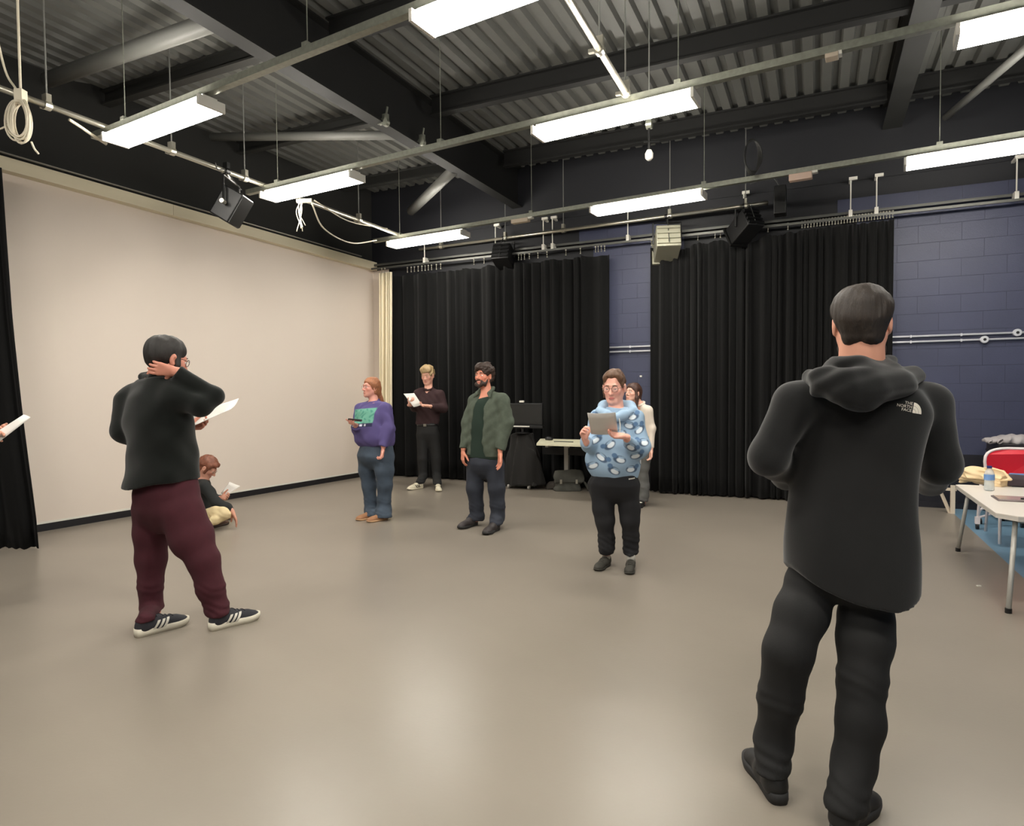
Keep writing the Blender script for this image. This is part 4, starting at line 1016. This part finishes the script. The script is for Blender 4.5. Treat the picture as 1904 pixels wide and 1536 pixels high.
# lettering and emblem on the jacket
tr=tree(jk)
def snap(P,dirn):
    h=tr.ray_cast(Vector((P-dirn*.5).tolist()),Vector(dirn.tolist()))
    return np.array(h[0])-dirn*.003 if h[0] is not None else P
m_logo=mat('cream embroidery',(226,218,204),.6)
ctr=p.J(1699,758,0); DR=nrm(ctr-C0); ctr=snap(ctr,DR); pxm=depth(ctr)/F
lg=thing('x','x','x'); bpy.data.objects.remove(lg)
lx,lz=nrm(CR-UP*.17),nrm(UP+CR*.17)
def decal(name,polys):
    V=[];Fc=[]
    for pts in polys:
        o=len(V); n=len(pts)
        fr=[snap(ctr+lx*x*pxm+lz*y*pxm,DR) for x,y in pts]; V+=fr+[q+DR*.004 for q in fr]; Fc.append(tuple(range(o,o+n))); Fc+=[(o+(k+1)%n,o+k,o+n+k,o+n+(k+1)%n) for k in range(n)]
    return mk(name,np.array(V),Fc,m_logo,jk)
def arcband(r0,r1,n=10):
    f0=lambda r:[(-1+r*math.sin(t),-10+r*math.cos(t)*1.15) for t in [math.pi/2*i/n for i in range(n+1)]]
    return f0(r1)+f0(r0)[::-1]
for r0,r1 in((11.6,17),(6.6,11.2),(.6,6.2)): decal('emblem_arc',[arcband(r0,r1)])
for txt,yy in (('THE',4.4),('NORTH',-2.2),('FACE',-8.8)):
    cu=bpy.data.curves.new('lettering','FONT'); cu.body=txt; cu.align_x='RIGHT'; cu.size=1; cu.resolution_u=2
    ob=bpy.data.objects.new('lettering',cu); COL.objects.link(ob); dg=bpy.context.evaluated_depsgraph_get(); dg.update(); me=bpy.data.meshes.new_from_object(ob.evaluated_get(dg)); 
    vs=np.array([v.co for v in me.vertices]); fs=[tuple(q.vertices) for q in me.polygons]; bpy.data.objects.remove(ob); bpy.data.curves.remove(cu)
    sc_=7.6; wx_=1.1
    V=np.array([snap(ctr+lx*(a*sc_*wx_-2.6)*pxm+lz*(b*sc_+yy)*pxm,DR) for a,b,_ in vs]); mk('lettering',V,fs,m_logo,jk)
# ---- man on the left, hand at his neck
m_fl3=mat('black wool fleece',(19,22,20),.95,bump=('noise',300,.25,.002),sheen=.2,spec=.15,var=.08,vscale=20)
m_mar=mat('maroon jersey',(66,20,31),.9,bump=('noise',260,.2,.002),var=.08,vscale=18)
m_hblack=mat('black hair',(33,29,26),.6,bump=('strand',320,.6,.003),var=.2,vscale=60)
m_kn=mat('dark knit',(42,42,48),.8,bump=('noise',400,.3,.001)); m_wsole=mat('white foam sole',(214,208,190),.6); m_wst=mat('white stripe',(220,216,205),.6)
p=Person('man in a black fleece and maroon joggers holding the back of his neck',3.98,128,onz(345,1165),(208,140,118),.0095)
sl=dict(R=p.ch([(325,738,-.1,27),(372,752,-.12,24),(398,738,-.08,17),(330,694,-.13,14)]),L=p.ch([(248,748,.06,32),(240,776,.05,30),(234,803,.03,26),(300,806,.3,17),(352,794,.4,13)]))
def post2(f,R_):
    c=p.J(300,897); 
    def hem(D,X,Y,Z):
        xx=(X-c[0])*CR[0]+(Y-c[1])*CR[1]; return np.where(Z<c[2]+.12,np.maximum(D,c[2]-.0+xx*.13-Z),D)
    f.fn(hem)
tp,R_=p.top('fleece_jumper',m_fl3,[(229,368,915,0,.8),(229,368,885,0,.8),(236,366,860,0,.8),(230,362,815,0,.8),(226,356,770,0,.78),(236,350,735,0,.75),(258,338,708,0,.7)],sl,(292,700,0),post=post2,trap=.06,ncut=.056,noise=[(.008,12,(1,1,1)),(.005,30,(1,1,1))])
f=Fld(); f.chain(p.ch([(266,701,.02,8),(286,702,-.07,9),(316,701,-.06,9),(326,698,.03,8),(292,692,.07,8),(266,701,.02,8)]),.02); soft('collar',f,.008,m_fl3,tp,seed=4)
p.legs('joggers',m_mar,[(250,368,880,0,.75),(249,371,915,0,.78),(252,368,945,0,.75)],p.ch([(286,950,.06,41),(281,990,.06,33),(281,1040,.07,29),(279,1090,.06,24),(282,1138,.06,22.5),(282,1150,.06,19)]),
    p.ch([(336,950,-.05,43),(356,1000,-.05,41),(378,1040,-.06,30),(392,1090,-.05,25.5),(405,1130,-.03,22.5),(408,1142,-.03,19)]),.085,noise=[(.004,12,(1,1,.5)),(.0025,34,(1,1,.8))],h=.009,ank=(((350,1157),(250,1186),.315),((482,1148),(386,1174),.315)))
for toe,heel in (((350,1157),(250,1186)),((482,1148),(386,1174))):
    sh=p.shoe(toe,heel,.315,m_kn,m_wsole,sole=.036); p.stripes(sh,m_wst,(1,)); p.laces(sh,m_kn)
    T_,g,q,x,d=sh; MB().tube([g(0,.066,.05),g(0,.064,.1)],.03*q,14).build('sock',mat('white sock',(214,206,196),.9),p.T,smooth=True)
p.head(311,668,0,118,14,0,1.12,(292,705,.0))
p.hand(p.J(323,690,-.135),cv(-.95,.16,.05),cv(.1,.1,-1),True,1.05,curl=(14,16,14),thumb=(.5,.75,.2),spread=.06)
p.hand(p.J(352,794,.4),cv(.9,.1,-.1),cv(0,.7,.6),False,1.,curl=(30,40,30))
p.body(.014)
p.hair(m_hblack,lambda g:(g.E((0,-.018,.046),(.087,.106,.086)),g.E((0,-.05,-.0),(.075,.065,.07),.03),[g.K((q*.07,.01,.05),(q*.078,.02,-.03),.022,.018) for q in(-1,1)],g.E((0,.118,-.04),(.1,.085,.108),.012,True)),h=.006,noise=((.003,45,(1,1,.5)),(.002,110,(1,1,.4))))
p.brows(m_hblack); p.glasses()
sheet('white paper sheet held by the man in maroon joggers',[p.J(352,796,.36),p.J(350,772,.5),p.J(444,741,.46),p.J(428,762,.3)],.015)
# ---- person sitting on the floor
m_cream2=mat('cream trousers',(222,202,158),.85,bump=('noise',200,.2,.002)); m_bk=mat('black jersey',(32,34,34),.9,bump=('noise',260,.15,.002))
m_hred=mat('auburn hair',(122,72,52),.5,bump=('strand',300,.6,.003),var=.25,vscale=50)
p=Person('person in a black top and cream trousers sitting cross-legged by the screen',7.0,78,onz(385,980),(206,150,128),.0105)
sl=dict(R=p.ch([(381,905,-.15,11),(402,934,-.2,9),(424,944,-.22,8),(432,951,-.23,6)]),L=p.ch([(378,903,.15,10),(398,928,.2,9),(411,926,.02,6.5)]))
p.top('jumper',m_bk,[(346,398,972,0,.8),(346,400,950,0,.8),(352,398,925,0,.8),(358,394,903,0,.75),(366,388,893,0,.7)],sl,(377,888,0),trap=.045,ncut=.05)
L_=p.ch([(366,966,.08,15),(412,956,.3,12.5),(420,960,.3,12),(390,972,.02,8.5)]); Rr=p.ch([(366,966,-.08,15),(405,955,-.22,14),(417,955,-.26,13),(402,968,-.3,10),(388,974,-.32,8)])
p.legs('trousers',m_cream2,[(345,398,978,0,.8),(345,398,962,0,.8)],L_,Rr,.012)
p.shoe((424,974),(398,981),.25,mat('brown shoe',(86,62,48),.6),mat('dark brown sole',(60,44,36),.7),z=.0); p.shoe((368,976),(395,973),.25,MATS['brown shoe'],MATS['dark brown sole'])
p.head(386,869,0,72,38,0,.98,(377,892,.0),hf=.006)
p.hand(p.J(433,953,-.23),cv(.35,-.9,0),cv(-.6,-.3,.5),True,.95,curl=(8,12,10),hf=.005); p.hand(p.J(411,926,.0),cv(.8,.1,.2),cv(.1,.5,.7),False,.95,hf=.005)
p.body(.016)
p.hair(m_hred,lambda g:(capf(g,vol=1.08,nape=-.06),g.K((.06,.03,.05),(.066,.02,-.05),.024,.014),g.K((-.06,.03,.05),(-.066,.02,-.05),.024,.014),g.K((-.045,.062,.075),(.045,.062,.075),.024,.024)),h=.007)
p.glasses(mat('pale spectacle frame',(150,120,100),.3))
sheet('white paper sheet held by the person sitting on the floor',[p.J(417,924,.0),p.J(411,917,.08),p.J(427,896,.12),p.J(447,904,.0)],.012)
# ---- woman in the purple sweatshirt
m_pur=mat('sweatshirt print',(88,74,140),.9,attr=True,bump=('noise',260,.15,.002)); m_jean=mat('blue denim',(62,74,88),.85,bump=('noise',260,.25,.002),var=.16,vscale=10)
m_tan=mat('tan suede',(160,116,84),.9,bump=('noise',200,.2,.002)); m_tsole=mat('tan sole',(188,150,112),.7)
m_hginger=mat('ginger hair',(156,100,66),.5,bump=('strand',300,.6,.003),var=.25,vscale=45)
p=Person('ginger woman in a purple sweatshirt and jeans looking left, phone in hand',7.34,-52,onz(697,966),(222,158,140),.0105)
sl=dict(L=p.ch([(717,760,-.14,11.5),(723,797,-.2,11),(713,830,-.24,8.5)]),R=p.ch([(672,760,.12,10.5),(664,798,.08,10.5),(661,792,-.16,8)]))
T0=p.J(693,770,0)
def colp(V):
    o=np.tile(np.array(srgb(84,74,124)),(len(V),1)); q=V-T0; x=q@p.lat; y=q@p.fr; z=q[:,2]+.0
    zz=z+.06*x; sm_=lambda v,e=.006:np.clip(v/e+.5,0,1)
    def bl(w,c): o[:]=o*(1-w[:,None])+np.array(srgb(*c))*w[:,None]
    side=sm_(y-.02)*sm_(x+.175)*sm_(.2-x); pan=side*sm_(zz+.1)*sm_(.065-zz); bl(pan,(104,164,144))
    bl(pan*sm_(np.sin(x*70+np.sin(z*60)*2)*np.sin(z*60+x*30)-.4,.3),(74,142,126))
    nav=side*sm_(zz+.14)*sm_(-.1-zz); bl(nav,(44,42,78)); bl(nav*sm_(.012-np.abs(np.mod(x,.05)-.025))*sm_(.011-np.abs(zz+.12))*(np.abs(x)<.11),(205,205,215))
    return o
tp,_=p.top('sweatshirt',m_pur,[(668,729,829,0,.72),(660,733,820,0,.74),(660,733,800,0,.74),(664,731,780,0,.72),(668,726,763,0,.68),(678,716,750,0,.6)],sl,(696,743,0),col=colp,ncut=.05,h=.006); p.crew(mat('purple rib',(76,66,114),.9),tp,.06)
p.legs('jeans',m_jean,[(668,731,826,0,.75),(664,733,848,0,.78)],p.ch([(713,850,-.08,19.5),(715,875,-.1,18),(716,902,-.1,14.5),(714,930,-.08,12.5),(713,950,-.08,14),(713,963,-.08,16.5)]),p.ch([(682,850,.08,18),(683,875,.08,16),(687,902,.08,13),(689,930,.08,11.5),(690,950,.08,12.5),(690,960,.08,14.5)]),.035,noise=[(.003,13,(1,1,.5)),(.002,38,(1,1,.6))],ank=(((682,972),(722,966),.255),((662,969),(692,964),.255)))
p.shoe((662,969),(692,964),.255,m_tan,m_tsole,sole=.022,wid=1.1); p.shoe((682,972),(722,966),.255,m_tan,m_tsole,sole=.022,wid=1.1)
p.head(690,721,0,-58,-4,0,.95,(696,752,.0),hf=.0055)
p.hand(p.J(712,836,-.24),cv(-.15,-1,.1),cv(-.8,0,.5),False,.92,curl=(40,45,40),hf=.005); p.hand(p.J(660,789,-.19),cv(-.2,.15,.9),cv(.2,1,-.1),True,.92,curl=(30,40,40),hf=.005)
p.body(.016)
def ginger(g):
    capf(g,vol=1.05,nape=-.07); g.E((0,-.075,.0),(.05,.05,.06),.03)
    g.K((0,-.09,-.01),(0,-.115,-.12),.04,.045,.03); g.K((0,-.115,-.12),(-.02,-.18,-.22),.045,.035,.03); g.K((-.02,-.18,-.22),(-.03,-.27,-.37),.034,.016,.03)
    for q in(-1,1): g.K((q*.065,.02,.03),(q*.07,-.02,-.06),.014,.016,.02)
p.hair(m_hginger,ginger,h=.007)
p.brows(m_hginger); p.glasses(mat('red spectacle frame',(120,60,56),.3))
c=p.J(660,781,-.27); d1=nrm(cv(-.9,.12,.35)); d2=nrm(cv(.3,.25,.9)); n_=np.cross(d1,d2)
o=MB().obox(c,[d1,d2,n_],(.075,.036,.005)).build('phone',m_black,bevel=.003); tag(o,'dark phone held by the woman in the purple sweatshirt','phone')
MB().obox(c+n_*.0055*np.sign(n_[2]),[d1,d2,n_],(.068,.032,.0008)).build('screen',mat('phone screen',(150,160,170),.15),o)
# ---- fair-haired man in the maroon jumper
m_brg=mat('dark maroon knit',(54,34,36),.92,bump=('noise',220,.25,.002)); m_wsh=mat('white leather',(220,212,188),.5); m_hbl=mat('blond hair',(172,146,106),.5,bump=('strand',300,.6,.003),var=.2,vscale=50)
p=Person('fair-haired man in a dark maroon jumper reading a paper by the drapes',9.66,-22,onz(795,910),(228,172,150),.012)
sl=dict(R=p.ch([(778,733,.05,8.5),(771,758,.0,7.5),(764,753,-.26,5.5)]),L=p.ch([(818,733,-.03,9),(825,760,-.06,8.5),(801,756,-.3,5.5)]))
tp,_=p.top('jumper',m_brg,[(774,815,790,0,.6),(774,818,770,0,.62),(773,821,748,0,.6),(778,817,732,0,.55),(786,809,726,0,.5)],sl,(797,719,0),trap=.05,ncut=.05,h=.009); p.crew(m_brg,tp,.066)
p.legs('trousers',m_jeansb,[(776,815,786,0,.62),(775,816,806,0,.62)],p.ch([(786,812,.02,11.5),(786,853,.0,9.5),(787,885,0,8),(787,900,0,8)]),p.ch([(806,812,0,11.5),(810,853,0,9.5),(812,885,0,8),(813,902,0,8)]),.07,noise=[(.003,13,(1,1,.5))],ank=(((758,912),(790,907),.285),((817,915),(812,908),.285)))
bc_=p.rows([(775.5,814.5,790,0,.62)])[0]; f=Fld(); f.loft([(bc_[0]-UP*.018,bc_[1],bc_[2]),(bc_[0]+UP*.018,bc_[1],bc_[2])],p.lat,p.fr,.0,2.3); o=soft('belt',f,.008,m_black,p.T); MB().obox(bc_[0]+p.fr*(bc_[2]+.004),[p.lat,p.fr,UP],(.022,.006,.018)).build('buckle',m_pipe,o)
for toe,heel in (((758,912),(790,907)),((817,915),(812,908))):
    sh=p.shoe(toe,heel,.285,m_wsh,m_wsh,sole=.028); p.stripes(sh,m_black,(-1,1)); p.laces(sh,m_wsh)
p.head(795,698,0,-24,14,0,1.1,(797,732,.0),hf=.006,lid=.003)
p.hand(p.J(762,752,-.28),cv(.4,.3,.5),cv(.3,.8,-.2),True,1.,hf=.006,curl=(35,45,35)); p.hand(p.J(797,755,-.34),cv(-.9,.1,.25),cv(.1,.8,.3),False,1.,hf=.006,curl=(25,35,30))
p.body(.018)
p.hair(m_hbl,lambda g:(capf(g,vol=1.04,nape=-.03),g.K((-.04,.06,.092),(.04,.058,.095),.028,.028,.03),g.E((0,.0,.085),(.075,.085,.06),.03)),h=.008,noise=((.007,50,(1,1,.6)),))
p.brows(m_hbl)
sheet('white paper sheet held by the fair-haired man',[p.J(769,757,-.4),p.J(784,752.5,-.42),p.J(770,731,-.3),p.J(750,732,-.3)],-.01)
# ---- bearded man
m_shk=mat('green-grey overshirt',(74,82,70),.9,bump=('noise',240,.25,.002),var=.12,vscale=24); m_tee=mat('dark green tee',(24,42,32),.9,bump=('noise',260,.1,.002)); m_navj=mat('dark navy jeans',(38,42,52),.85,bump=('noise',240,.2,.002),var=.15,vscale=10)
m_hdk=mat('dark curly hair',(52,36,28),.55,bump=('noise',140,.5,.004),var=.25,vscale=50)
p=Person('bearded man in an open green-grey overshirt standing with arms at his sides',6.78,-32,onz(905,985),(214,140,114),.0095)
sl=dict(R=p.ch([(883,745,.1,11.5),(868,786,.08,10.5),(862,834,.03,8.5)]),L=p.ch([(935,745,-.12,13),(943,788,-.15,11.5),(930,836,-.2,9.5)]))
rw=[(868,936,848,0,.7),(868,937,825,0,.7),(869,938,795,0,.7),(871,939,765,0,.68),(875,939,745,0,.62),(888,926,733,0,.5)]
def postj(f,R_):
    f.loft([(c+p.fr*(b+.0)+p.lat*(.025 if i<4 else .0),(.09,.085,.08,.075,.06,.05)[i],b*.45) for i,(c,a,b) in enumerate(R_)]+[(R_[-1][0]+p.fr*R_[-1][2]+UP*.06,.05,.05)],p.lat,p.fr,.01,2.2,sub=True)
jk2,R_=p.top('overshirt',m_shk,rw,sl,(905,725,0),ncut=.058,post=postj,noise=[(.006,14,(1,1,.7)),(.005,32,(1,1,.8))],h=.0085)
f=Fld(); f.loft([(c-(UP*.02 if i==0 else 0),a*.93,b*.9) for i,(c,a,b) in enumerate(R_)],p.lat,p.fr,.03,2.2); N=p.J(905,725); f.cone(N-UP*.0,N+UP*.1,.06,.07,.01,sub=True); f.cone(N+p.fr*.06-UP*.01,N+p.fr*.1+UP*.1,.05,.06,.01,sub=True)
soft('t_shirt',f,.009,m_tee,p.T,noise=[(.005,18,(1,1,.6))],seed=3)
f=Fld()
for q in(-1,1): f.chain([(N-p.fr*.05+p.lat*q*.05+UP*.02,.016),(N+p.lat*q*.075+UP*.005,.018),(N+p.fr*.07+p.lat*q*.075-UP*.035,.02),(N+p.fr*.1+p.lat*q*.095-UP*.075,.012)],.015)
f.cone(N-p.fr*.055+p.lat*.05+UP*.02,N-p.fr*.055-p.lat*.05+UP*.02,.016,.016,.015); soft('collar',f,.007,m_shk,jk2)
p.legs('jeans',m_navj,[(872,934,842,0,.7),(871,936,862,0,.72)],p.ch([(921,868,-.06,17.5),(923,908,-.08,15),(925,940,-.06,13),(925,962,-.06,12.5),(926,975,-.06,13)]),p.ch([(884,868,.08,17),(883,908,.05,15),(886,940,.07,12.5),(888,960,.07,12),(889,968,.07,12.5)]),.055,noise=[(.003,13,(1,1,.5)),(.002,38,(1,1,.6))],ank=(((901,996),(935,981),.3),((853,985),(892,974),.3)))
m_brs=mat('black brown boot',(48,42,42),.6,bump=('noise',120,.15,.002))
p.shoe((853,985),(892,974),.3,m_brs,m_soleb,sole=.028); p.shoe((901,996),(935,981),.3,m_brs,m_soleb,sole=.028)
p.head(899,699,0,-34,-2,0,1.0,(905,734,.0),hf=.0052)
p.hand(p.J(861,840,.03),cv(-.05,-1,.05),cv(.7,0,-.3),True,1.,curl=(20,25,20),hf=.005); p.hand(p.J(930,843,-.21),cv(-.02,-1,.1),cv(-.6,0,.3),False,1.05,curl=(12,18,14),hf=.005,spread=.05)
p.body(.016)
p.hair(m_hdk,lambda g:(capf(g,vol=1.08,nape=-.05),g.E((0,.01,.075),(.085,.09,.065),.03),[g.E((.085*math.sin(t),-.02+.085*math.cos(t),.03+.05*math.sin(3*t)),(.026,.026,.026),.02) for t in np.linspace(1.3,5,9)],g.E((0,.118,-.02),(.085,.07,.088),.012,True)),h=.007,noise=((.008,55,(1,1,1)),(.005,110,(1,1,1))))
def beard(g):
    for q in(-1,1): g.K((q*.064,.008,-.03),(q*.047,.042,-.085),.011,.02,.02); g.K((q*.027,.083,-.056),(q*.029,.072,-.085),.007,.013,.015)
    g.K((-.04,.047,-.09),(.04,.047,-.09),.023,.023,.02); g.E((0,.066,-.102),(.034,.028,.026),.02); g.K((-.022,.0905,-.051),(.022,.0905,-.051),.0055,.0055,.006)
    g.E((0,.1,-.068),(.013,.016,.005),.003,True)
p.hair(m_hdk,beard,h=.0055,noise=((.004,90,(1,1,1)),),name='beard'); p.brows(m_hdk,.0045)
# ---- woman in the blue patterned hoodie
m_hood=mat('hoodie print',(150,180,208),.9,attr=True,bump=('noise',260,.15,.002),var=.04); m_jog=mat('black joggers',(24,24,27),.9,bump=('noise',240,.2,.002))
m_hbr=mat('brown hair',(96,68,48),.5,bump=('strand',300,.6,.003),var=.25,vscale=50)
p=Person('woman in glasses and a pale blue patterned hoodie reading from a paper',5.2,-14,onz(1148,1060),(232,172,152),.0085)
sl=dict(R=p.ch([(1114,778,.03,15.5),(1100,822,-.02,14.5),(1096,828,-.06,14),(1090,822,-.22,11)]),L=p.ch([(1182,779,-.03,16),(1191,830,-.08,15.5),(1188,838,-.12,14.5),(1165,816,-.3,10.5)]))
T1=p.J(1145,820,0)
MOT=[(-.13,-.12),(.0,-.13),(.13,-.1),(-.07,-.02),(.08,-.03),(.19,-.0),(-.17,.02),(-.1,.1),(.09,.13),(.01,.07),(.17,.1),(-.04,-.22),(.1,-.21),(-.2,-.19),(.21,-.17),(-.13,.19),(.12,.2)]
def colh(V):
    o=np.tile(np.array(srgb(150,176,200)),(len(V),1)); q=V-T1; x=q@CR; z=q[:,2]
    def bl(r,c,e):
        w=np.clip((1-r)/e+.5,0,1)[:,None]; o[:]=o*(1-w)+np.array(srgb(*c))*w
    for i,(mx,mz) in enumerate(MOT):
        a=.7*((i*37)%7-3)/3; dx,dz=x-mx,z-mz; ux_,uz_=dx*math.cos(a)+dz*math.sin(a),-dx*math.sin(a)+dz*math.cos(a)
        if i%2: ux_=-ux_
        bl(np.sqrt((ux_/.05)**2+(uz_/.03)**2),(72,92,116),.2); bl(np.sqrt(((ux_-.045)/.02)**2+((uz_-.022)/.018)**2),(86,116,150),.25)
        bl(np.sqrt(((ux_+.008)/.032)**2+((uz_+.004)/.018)**2),(222,230,236),.25); bl(np.sqrt(((ux_+.01)/.026)**2+((uz_-.018)/.008)**2),(150,176,200),.4)
    return o
tp,R_=p.top('hoodie',m_hood,[(1102,1182,886,0,.7),(1094,1188,876,0,.72),(1089,1191,858,0,.74),(1093,1189,830,0,.72),(1100,1188,800,0,.68),(1106,1189,780,0,.64),(1124,1170,762,0,.55)],sl,(1146,760,0),col=colh,ncut=.056,trap=.055,h=.0046,noise=[(.007,13,(1,1,1)),(.005,30,(1,1,1))])
f=Fld(); f.chain(p.ch([(1116,764,-.03,8),(1128,772,-.15,8.5),(1144,778,-.18,6),(1160,772,-.16,8.5),(1176,765,-.02,9),(1170,758,.1,14),(1146,756,.15,15),(1124,758,.1,13),(1116,764,-.03,8)]),.025)
soft('hood',f,.005,m_hood,tp,noise=[(.004,30,(1,1,1))],col=colh)
for du in(-6,5): MB().tube(sm([p.J(1146+du,776,-.2),p.J(1147+du*1.2,790,-.21),p.J(1146+du*1.3,803,-.215)]),.0035,6).build('drawstring',m_white,tp,smooth=True)
jg=p.legs('joggers',m_jog,[(1098,1186,880,0,.7),(1094,1188,900,0,.72)],p.ch([(1168,905,-.02,21),(1171,945,-.03,19),(1171,968,-.04,17),(1173,1000,-.02,15),(1173,1024,0,14),(1173,1033,0,11)]),p.ch([(1117,905,.02,22),(1121,945,0,19),(1125,968,-.0,17),(1128,1000,.02,15),(1129,1018,.02,14),(1129,1027,.02,11)]),.1,h=.008,noise=[(.004,13,(1,1,.5)),(.0025,38,(1,1,.6))],ank=(((1170,1070),(1175,1049),.25),((1109,1063),(1134,1048),.25)))
trj=tree(jg)
for i in range(6):
    q=p.J(1164+i*2.1,886.5-i*.2,0); h=trj.ray_cast(Vector((q+CT*.5).tolist()),Vector((-CT).tolist()))
    if h[0] is not None: MB().obox(np.array(h[0]),[CR,CT,UP],(.003,.003,.0045)).build('print_mark',m_white,jg)
m_gsh=mat('dark grey canvas',(62,60,54),.8,bump=('noise',160,.2,.002)); m_sock=mat('pale grey sock',(176,174,166),.9)
for toe,heel in (((1109,1063),(1134,1048)),((1170,1070),(1175,1049))):
    sh=p.shoe(toe,heel,.25,m_gsh,m_gsh,'trainer',sole=.02); p.laces(sh,m_gsh); T_,g,q,x,d=sh
    MB().tube([g(0,.062,.06),g(0,.06,.135)],.035,14).build('sock',m_sock,p.T,smooth=True)
p.head(1142,720,0,-15,10,0,1.08,(1146,766,.0),lips=(196,98,96),hf=.0042,lid=.0035)
p.hand(p.J(1088,818,-.26),cv(-.25,.75,.35),cv(.6,.1,.6),True,.95,curl=(45,55,40),hf=.004); p.hand(p.J(1160,811,-.35),cv(-.9,.1,.2),cv(.1,.75,.45),False,.95,curl=(20,25,20),hf=.004,thumb=(.8,.6,.2))
p.body(.013)
def tied(g):
    g.E((0,-.018,.045),(.079,.1,.084)); g.E((0,.01,.09),(.065,.07,.04),.03); g.E((0,-.1,.05),(.045,.04,.045),.02)
    g.E((0,.11,-.03),(.1,.088,.126),.012,True)
    for q in(-1,1): g.E((q*.09,.0,-.02),(.03,.02,.03),.008,True)
    for q in(-1,1): g.K((q*.07,.03,.03),(q*.075,.025,-.07),.006,.004,.01)
p.hair(m_hbr,tied,h=.0055); p.brows(m_hbr); p.glasses(mat('thin metal frame',(90,76,70),.25,.6),.024,.022,.0014)
sheet('grey-white paper sheet held up by the woman in the blue hoodie',[p.J(1099,807,-.3),p.J(1149,805,-.3),p.J(1144.5,767,-.53),p.J(1092,768,-.53)],.012)
# ---- woman in the white top behind
m_wt=mat('white ribbed jersey',(226,214,200),.85,bump=('noise',240,.15,.002)); m_gj=mat('grey denim',(92,92,90),.85,bump=('noise',240,.2,.002),var=.12,vscale=10); m_hlong=mat('long brown hair',(74,48,38),.5,bump=('strand',300,.6,.003),var=.25,vscale=45)
p=Person('dark-haired woman in a white top and grey jeans half hidden behind the hoodie wearer',7.95,-40,onz(1193,942),(232,180,158),.0115)
sl=dict(L=p.ch([(1205,763,-.08,8),(1213,797,-.1,6.5),(1211,833,-.12,5)]),R=p.ch([(1178,763,.08,8),(1173,797,.06,6.5),(1176,833,.02,5)]))
tp,_=p.top('long_sleeved_top',m_wt,[(1178,1206,810,0,.7),(1177,1207,790,0,.7),(1177,1209,772,0,.66),(1183,1203,758,0,.55)],sl,(1190,747,0),ncut=.05,trap=.042,noise=[(.003,14,(1,1,.6))]); p.crew(m_wt,tp,.06,.011)
p.legs('jeans',m_gj,[(1177,1207,804,0,.75),(1175,1209,824,0,.78)],p.ch([(1199,832,-.04,11),(1198,872,-.05,9.5),(1197,905,-.03,9.5),(1196,935,-.03,10)]),p.ch([(1185,832,.05,11),(1184,872,.05,9.5),(1184,905,.05,9.5),(1184,935,.05,10)]),.05)
s_=p.shoe((1186,946),(1200,938),.25,m_shoeb,m_soleb); p.shoe((1172,941),(1186,935),.25,m_shoeb,m_soleb)
T_,g,q,x,d=s_; h=tree(T_).ray_cast(Vector(g(0,.2,.2).tolist()),Vector((0,0,-1)))
if h[0] is not None: MB().obox(np.array(h[0])+UP*.002,[nrm(d+x),nrm(d-x),UP],(.022,.022,.003)).build('emblem',m_wst,T_)
p.head(1177,731,0,-42,-8,0,.98,(1190,756,.0),hf=.006)
p.hand(p.J(1211,837,-.12),cv(-.1,-1,.05),cv(-.6,0,.2),False,.92,curl=(25,30,25),hf=.006); p.hand(p.J(1176,837,.02),cv(0,-1,.05),cv(.6,0,.2),True,.92,hf=.006)
p.body(.018)
def longh(g):
    capf(g,vol=1.06,nape=-.08); g.K((0,-.07,.02),(0,-.08,-.14),.06,.06,.03)
    for q in(-1,1): g.K((q*.06,.02,.06),(q*.078,.005,-.06),.022,.024,.02); g.K((q*.078,.005,-.06),(q*.085,.0,-.2),.026,.016,.02)
p.hair(m_hlong,longh,h=.008); p.brows(m_hlong)
# ---- person cut off by the left edge: only hand and paper are in the picture
p=Person('person just outside the left edge of the picture, hand with paper in view',4.2,80,onz(-95,1150),(206,150,126),.014)
sl=dict(R=p.ch([(-88,760,-.12,22),(-80,818,-.2,18),(-41,806,-.22,12)]),L=p.ch([(-105,760,.15,22),(-85,820,.2,18),(-25,812,.1,12)]))
p.top('jumper',m_bk,[(-140,-58,900,0,.8),(-138,-60,830,0,.8),(-132,-64,770,0,.78),(-118,-76,738,0,.7)],sl,(-98,728,0),trap=.06)
p.legs('trousers',m_jeansb,[(-138,-60,890,0,.8),(-138,-60,925,0,.8)],p.ch([(-100,930,.1,32),(-98,1030,.1,24),(-98,1130,.1,18)]),p.ch([(-98,930,-.1,32),(-94,1030,-.1,24),(-98,1140,-.1,18)]),.08)
p.shoe((-55,1160),(-105,1165),.29,m_shoeb,m_soleb); p.shoe((-50,1130),(-100,1135),.29,m_shoeb,m_soleb)
p.head(-94,690,0,85,12,0,1.05,(-98,732,.0),hf=.007); p.hand(p.J(-37,804,-.22),cv(1,.12,.05),cv(0,-.9,.4),True,1.,curl=(15,20,20),thumb=(.7,.5,.5)); p.hand(p.J(-22,811,.1),cv(.9,.1,0),cv(0,.8,.4),False,1.)
p.body(.018); p.hair(m_hbrown,lambda g:capf(g,vol=1.05),h=.008)
a=p.J(-30,832,-.1); sheet('white paper sheet poking in at the left edge of the picture',[p.J(-30,822,.0),p.J(-8,826,-.22),p.J(57,776,-.24),p.J(42,774,.06)],.03)
# ------------------------------------------------------------------ groups of repeats
for o in bpy.data.objects:
    if o.parent is None and 'category' in o.keys():
        g={'fluorescent_light':'fluorescent ceiling lights','light_trunking':'light trunking rows','cross_beam':'roof cross beams','brace_tube':'roof brace tubes','rigging_bar':'steel rigging bars',
           'stage_lantern':'stage lanterns on the rear bar','black_drape':'black drapes','paper_sheet':'script papers in hands','conduit_pipe':'conduits on the blue wall','person':'people rehearsing','loose_clamp':'loose clamps on the girder'}.get(o.name.split('.')[0])
        if g: o['group']=g
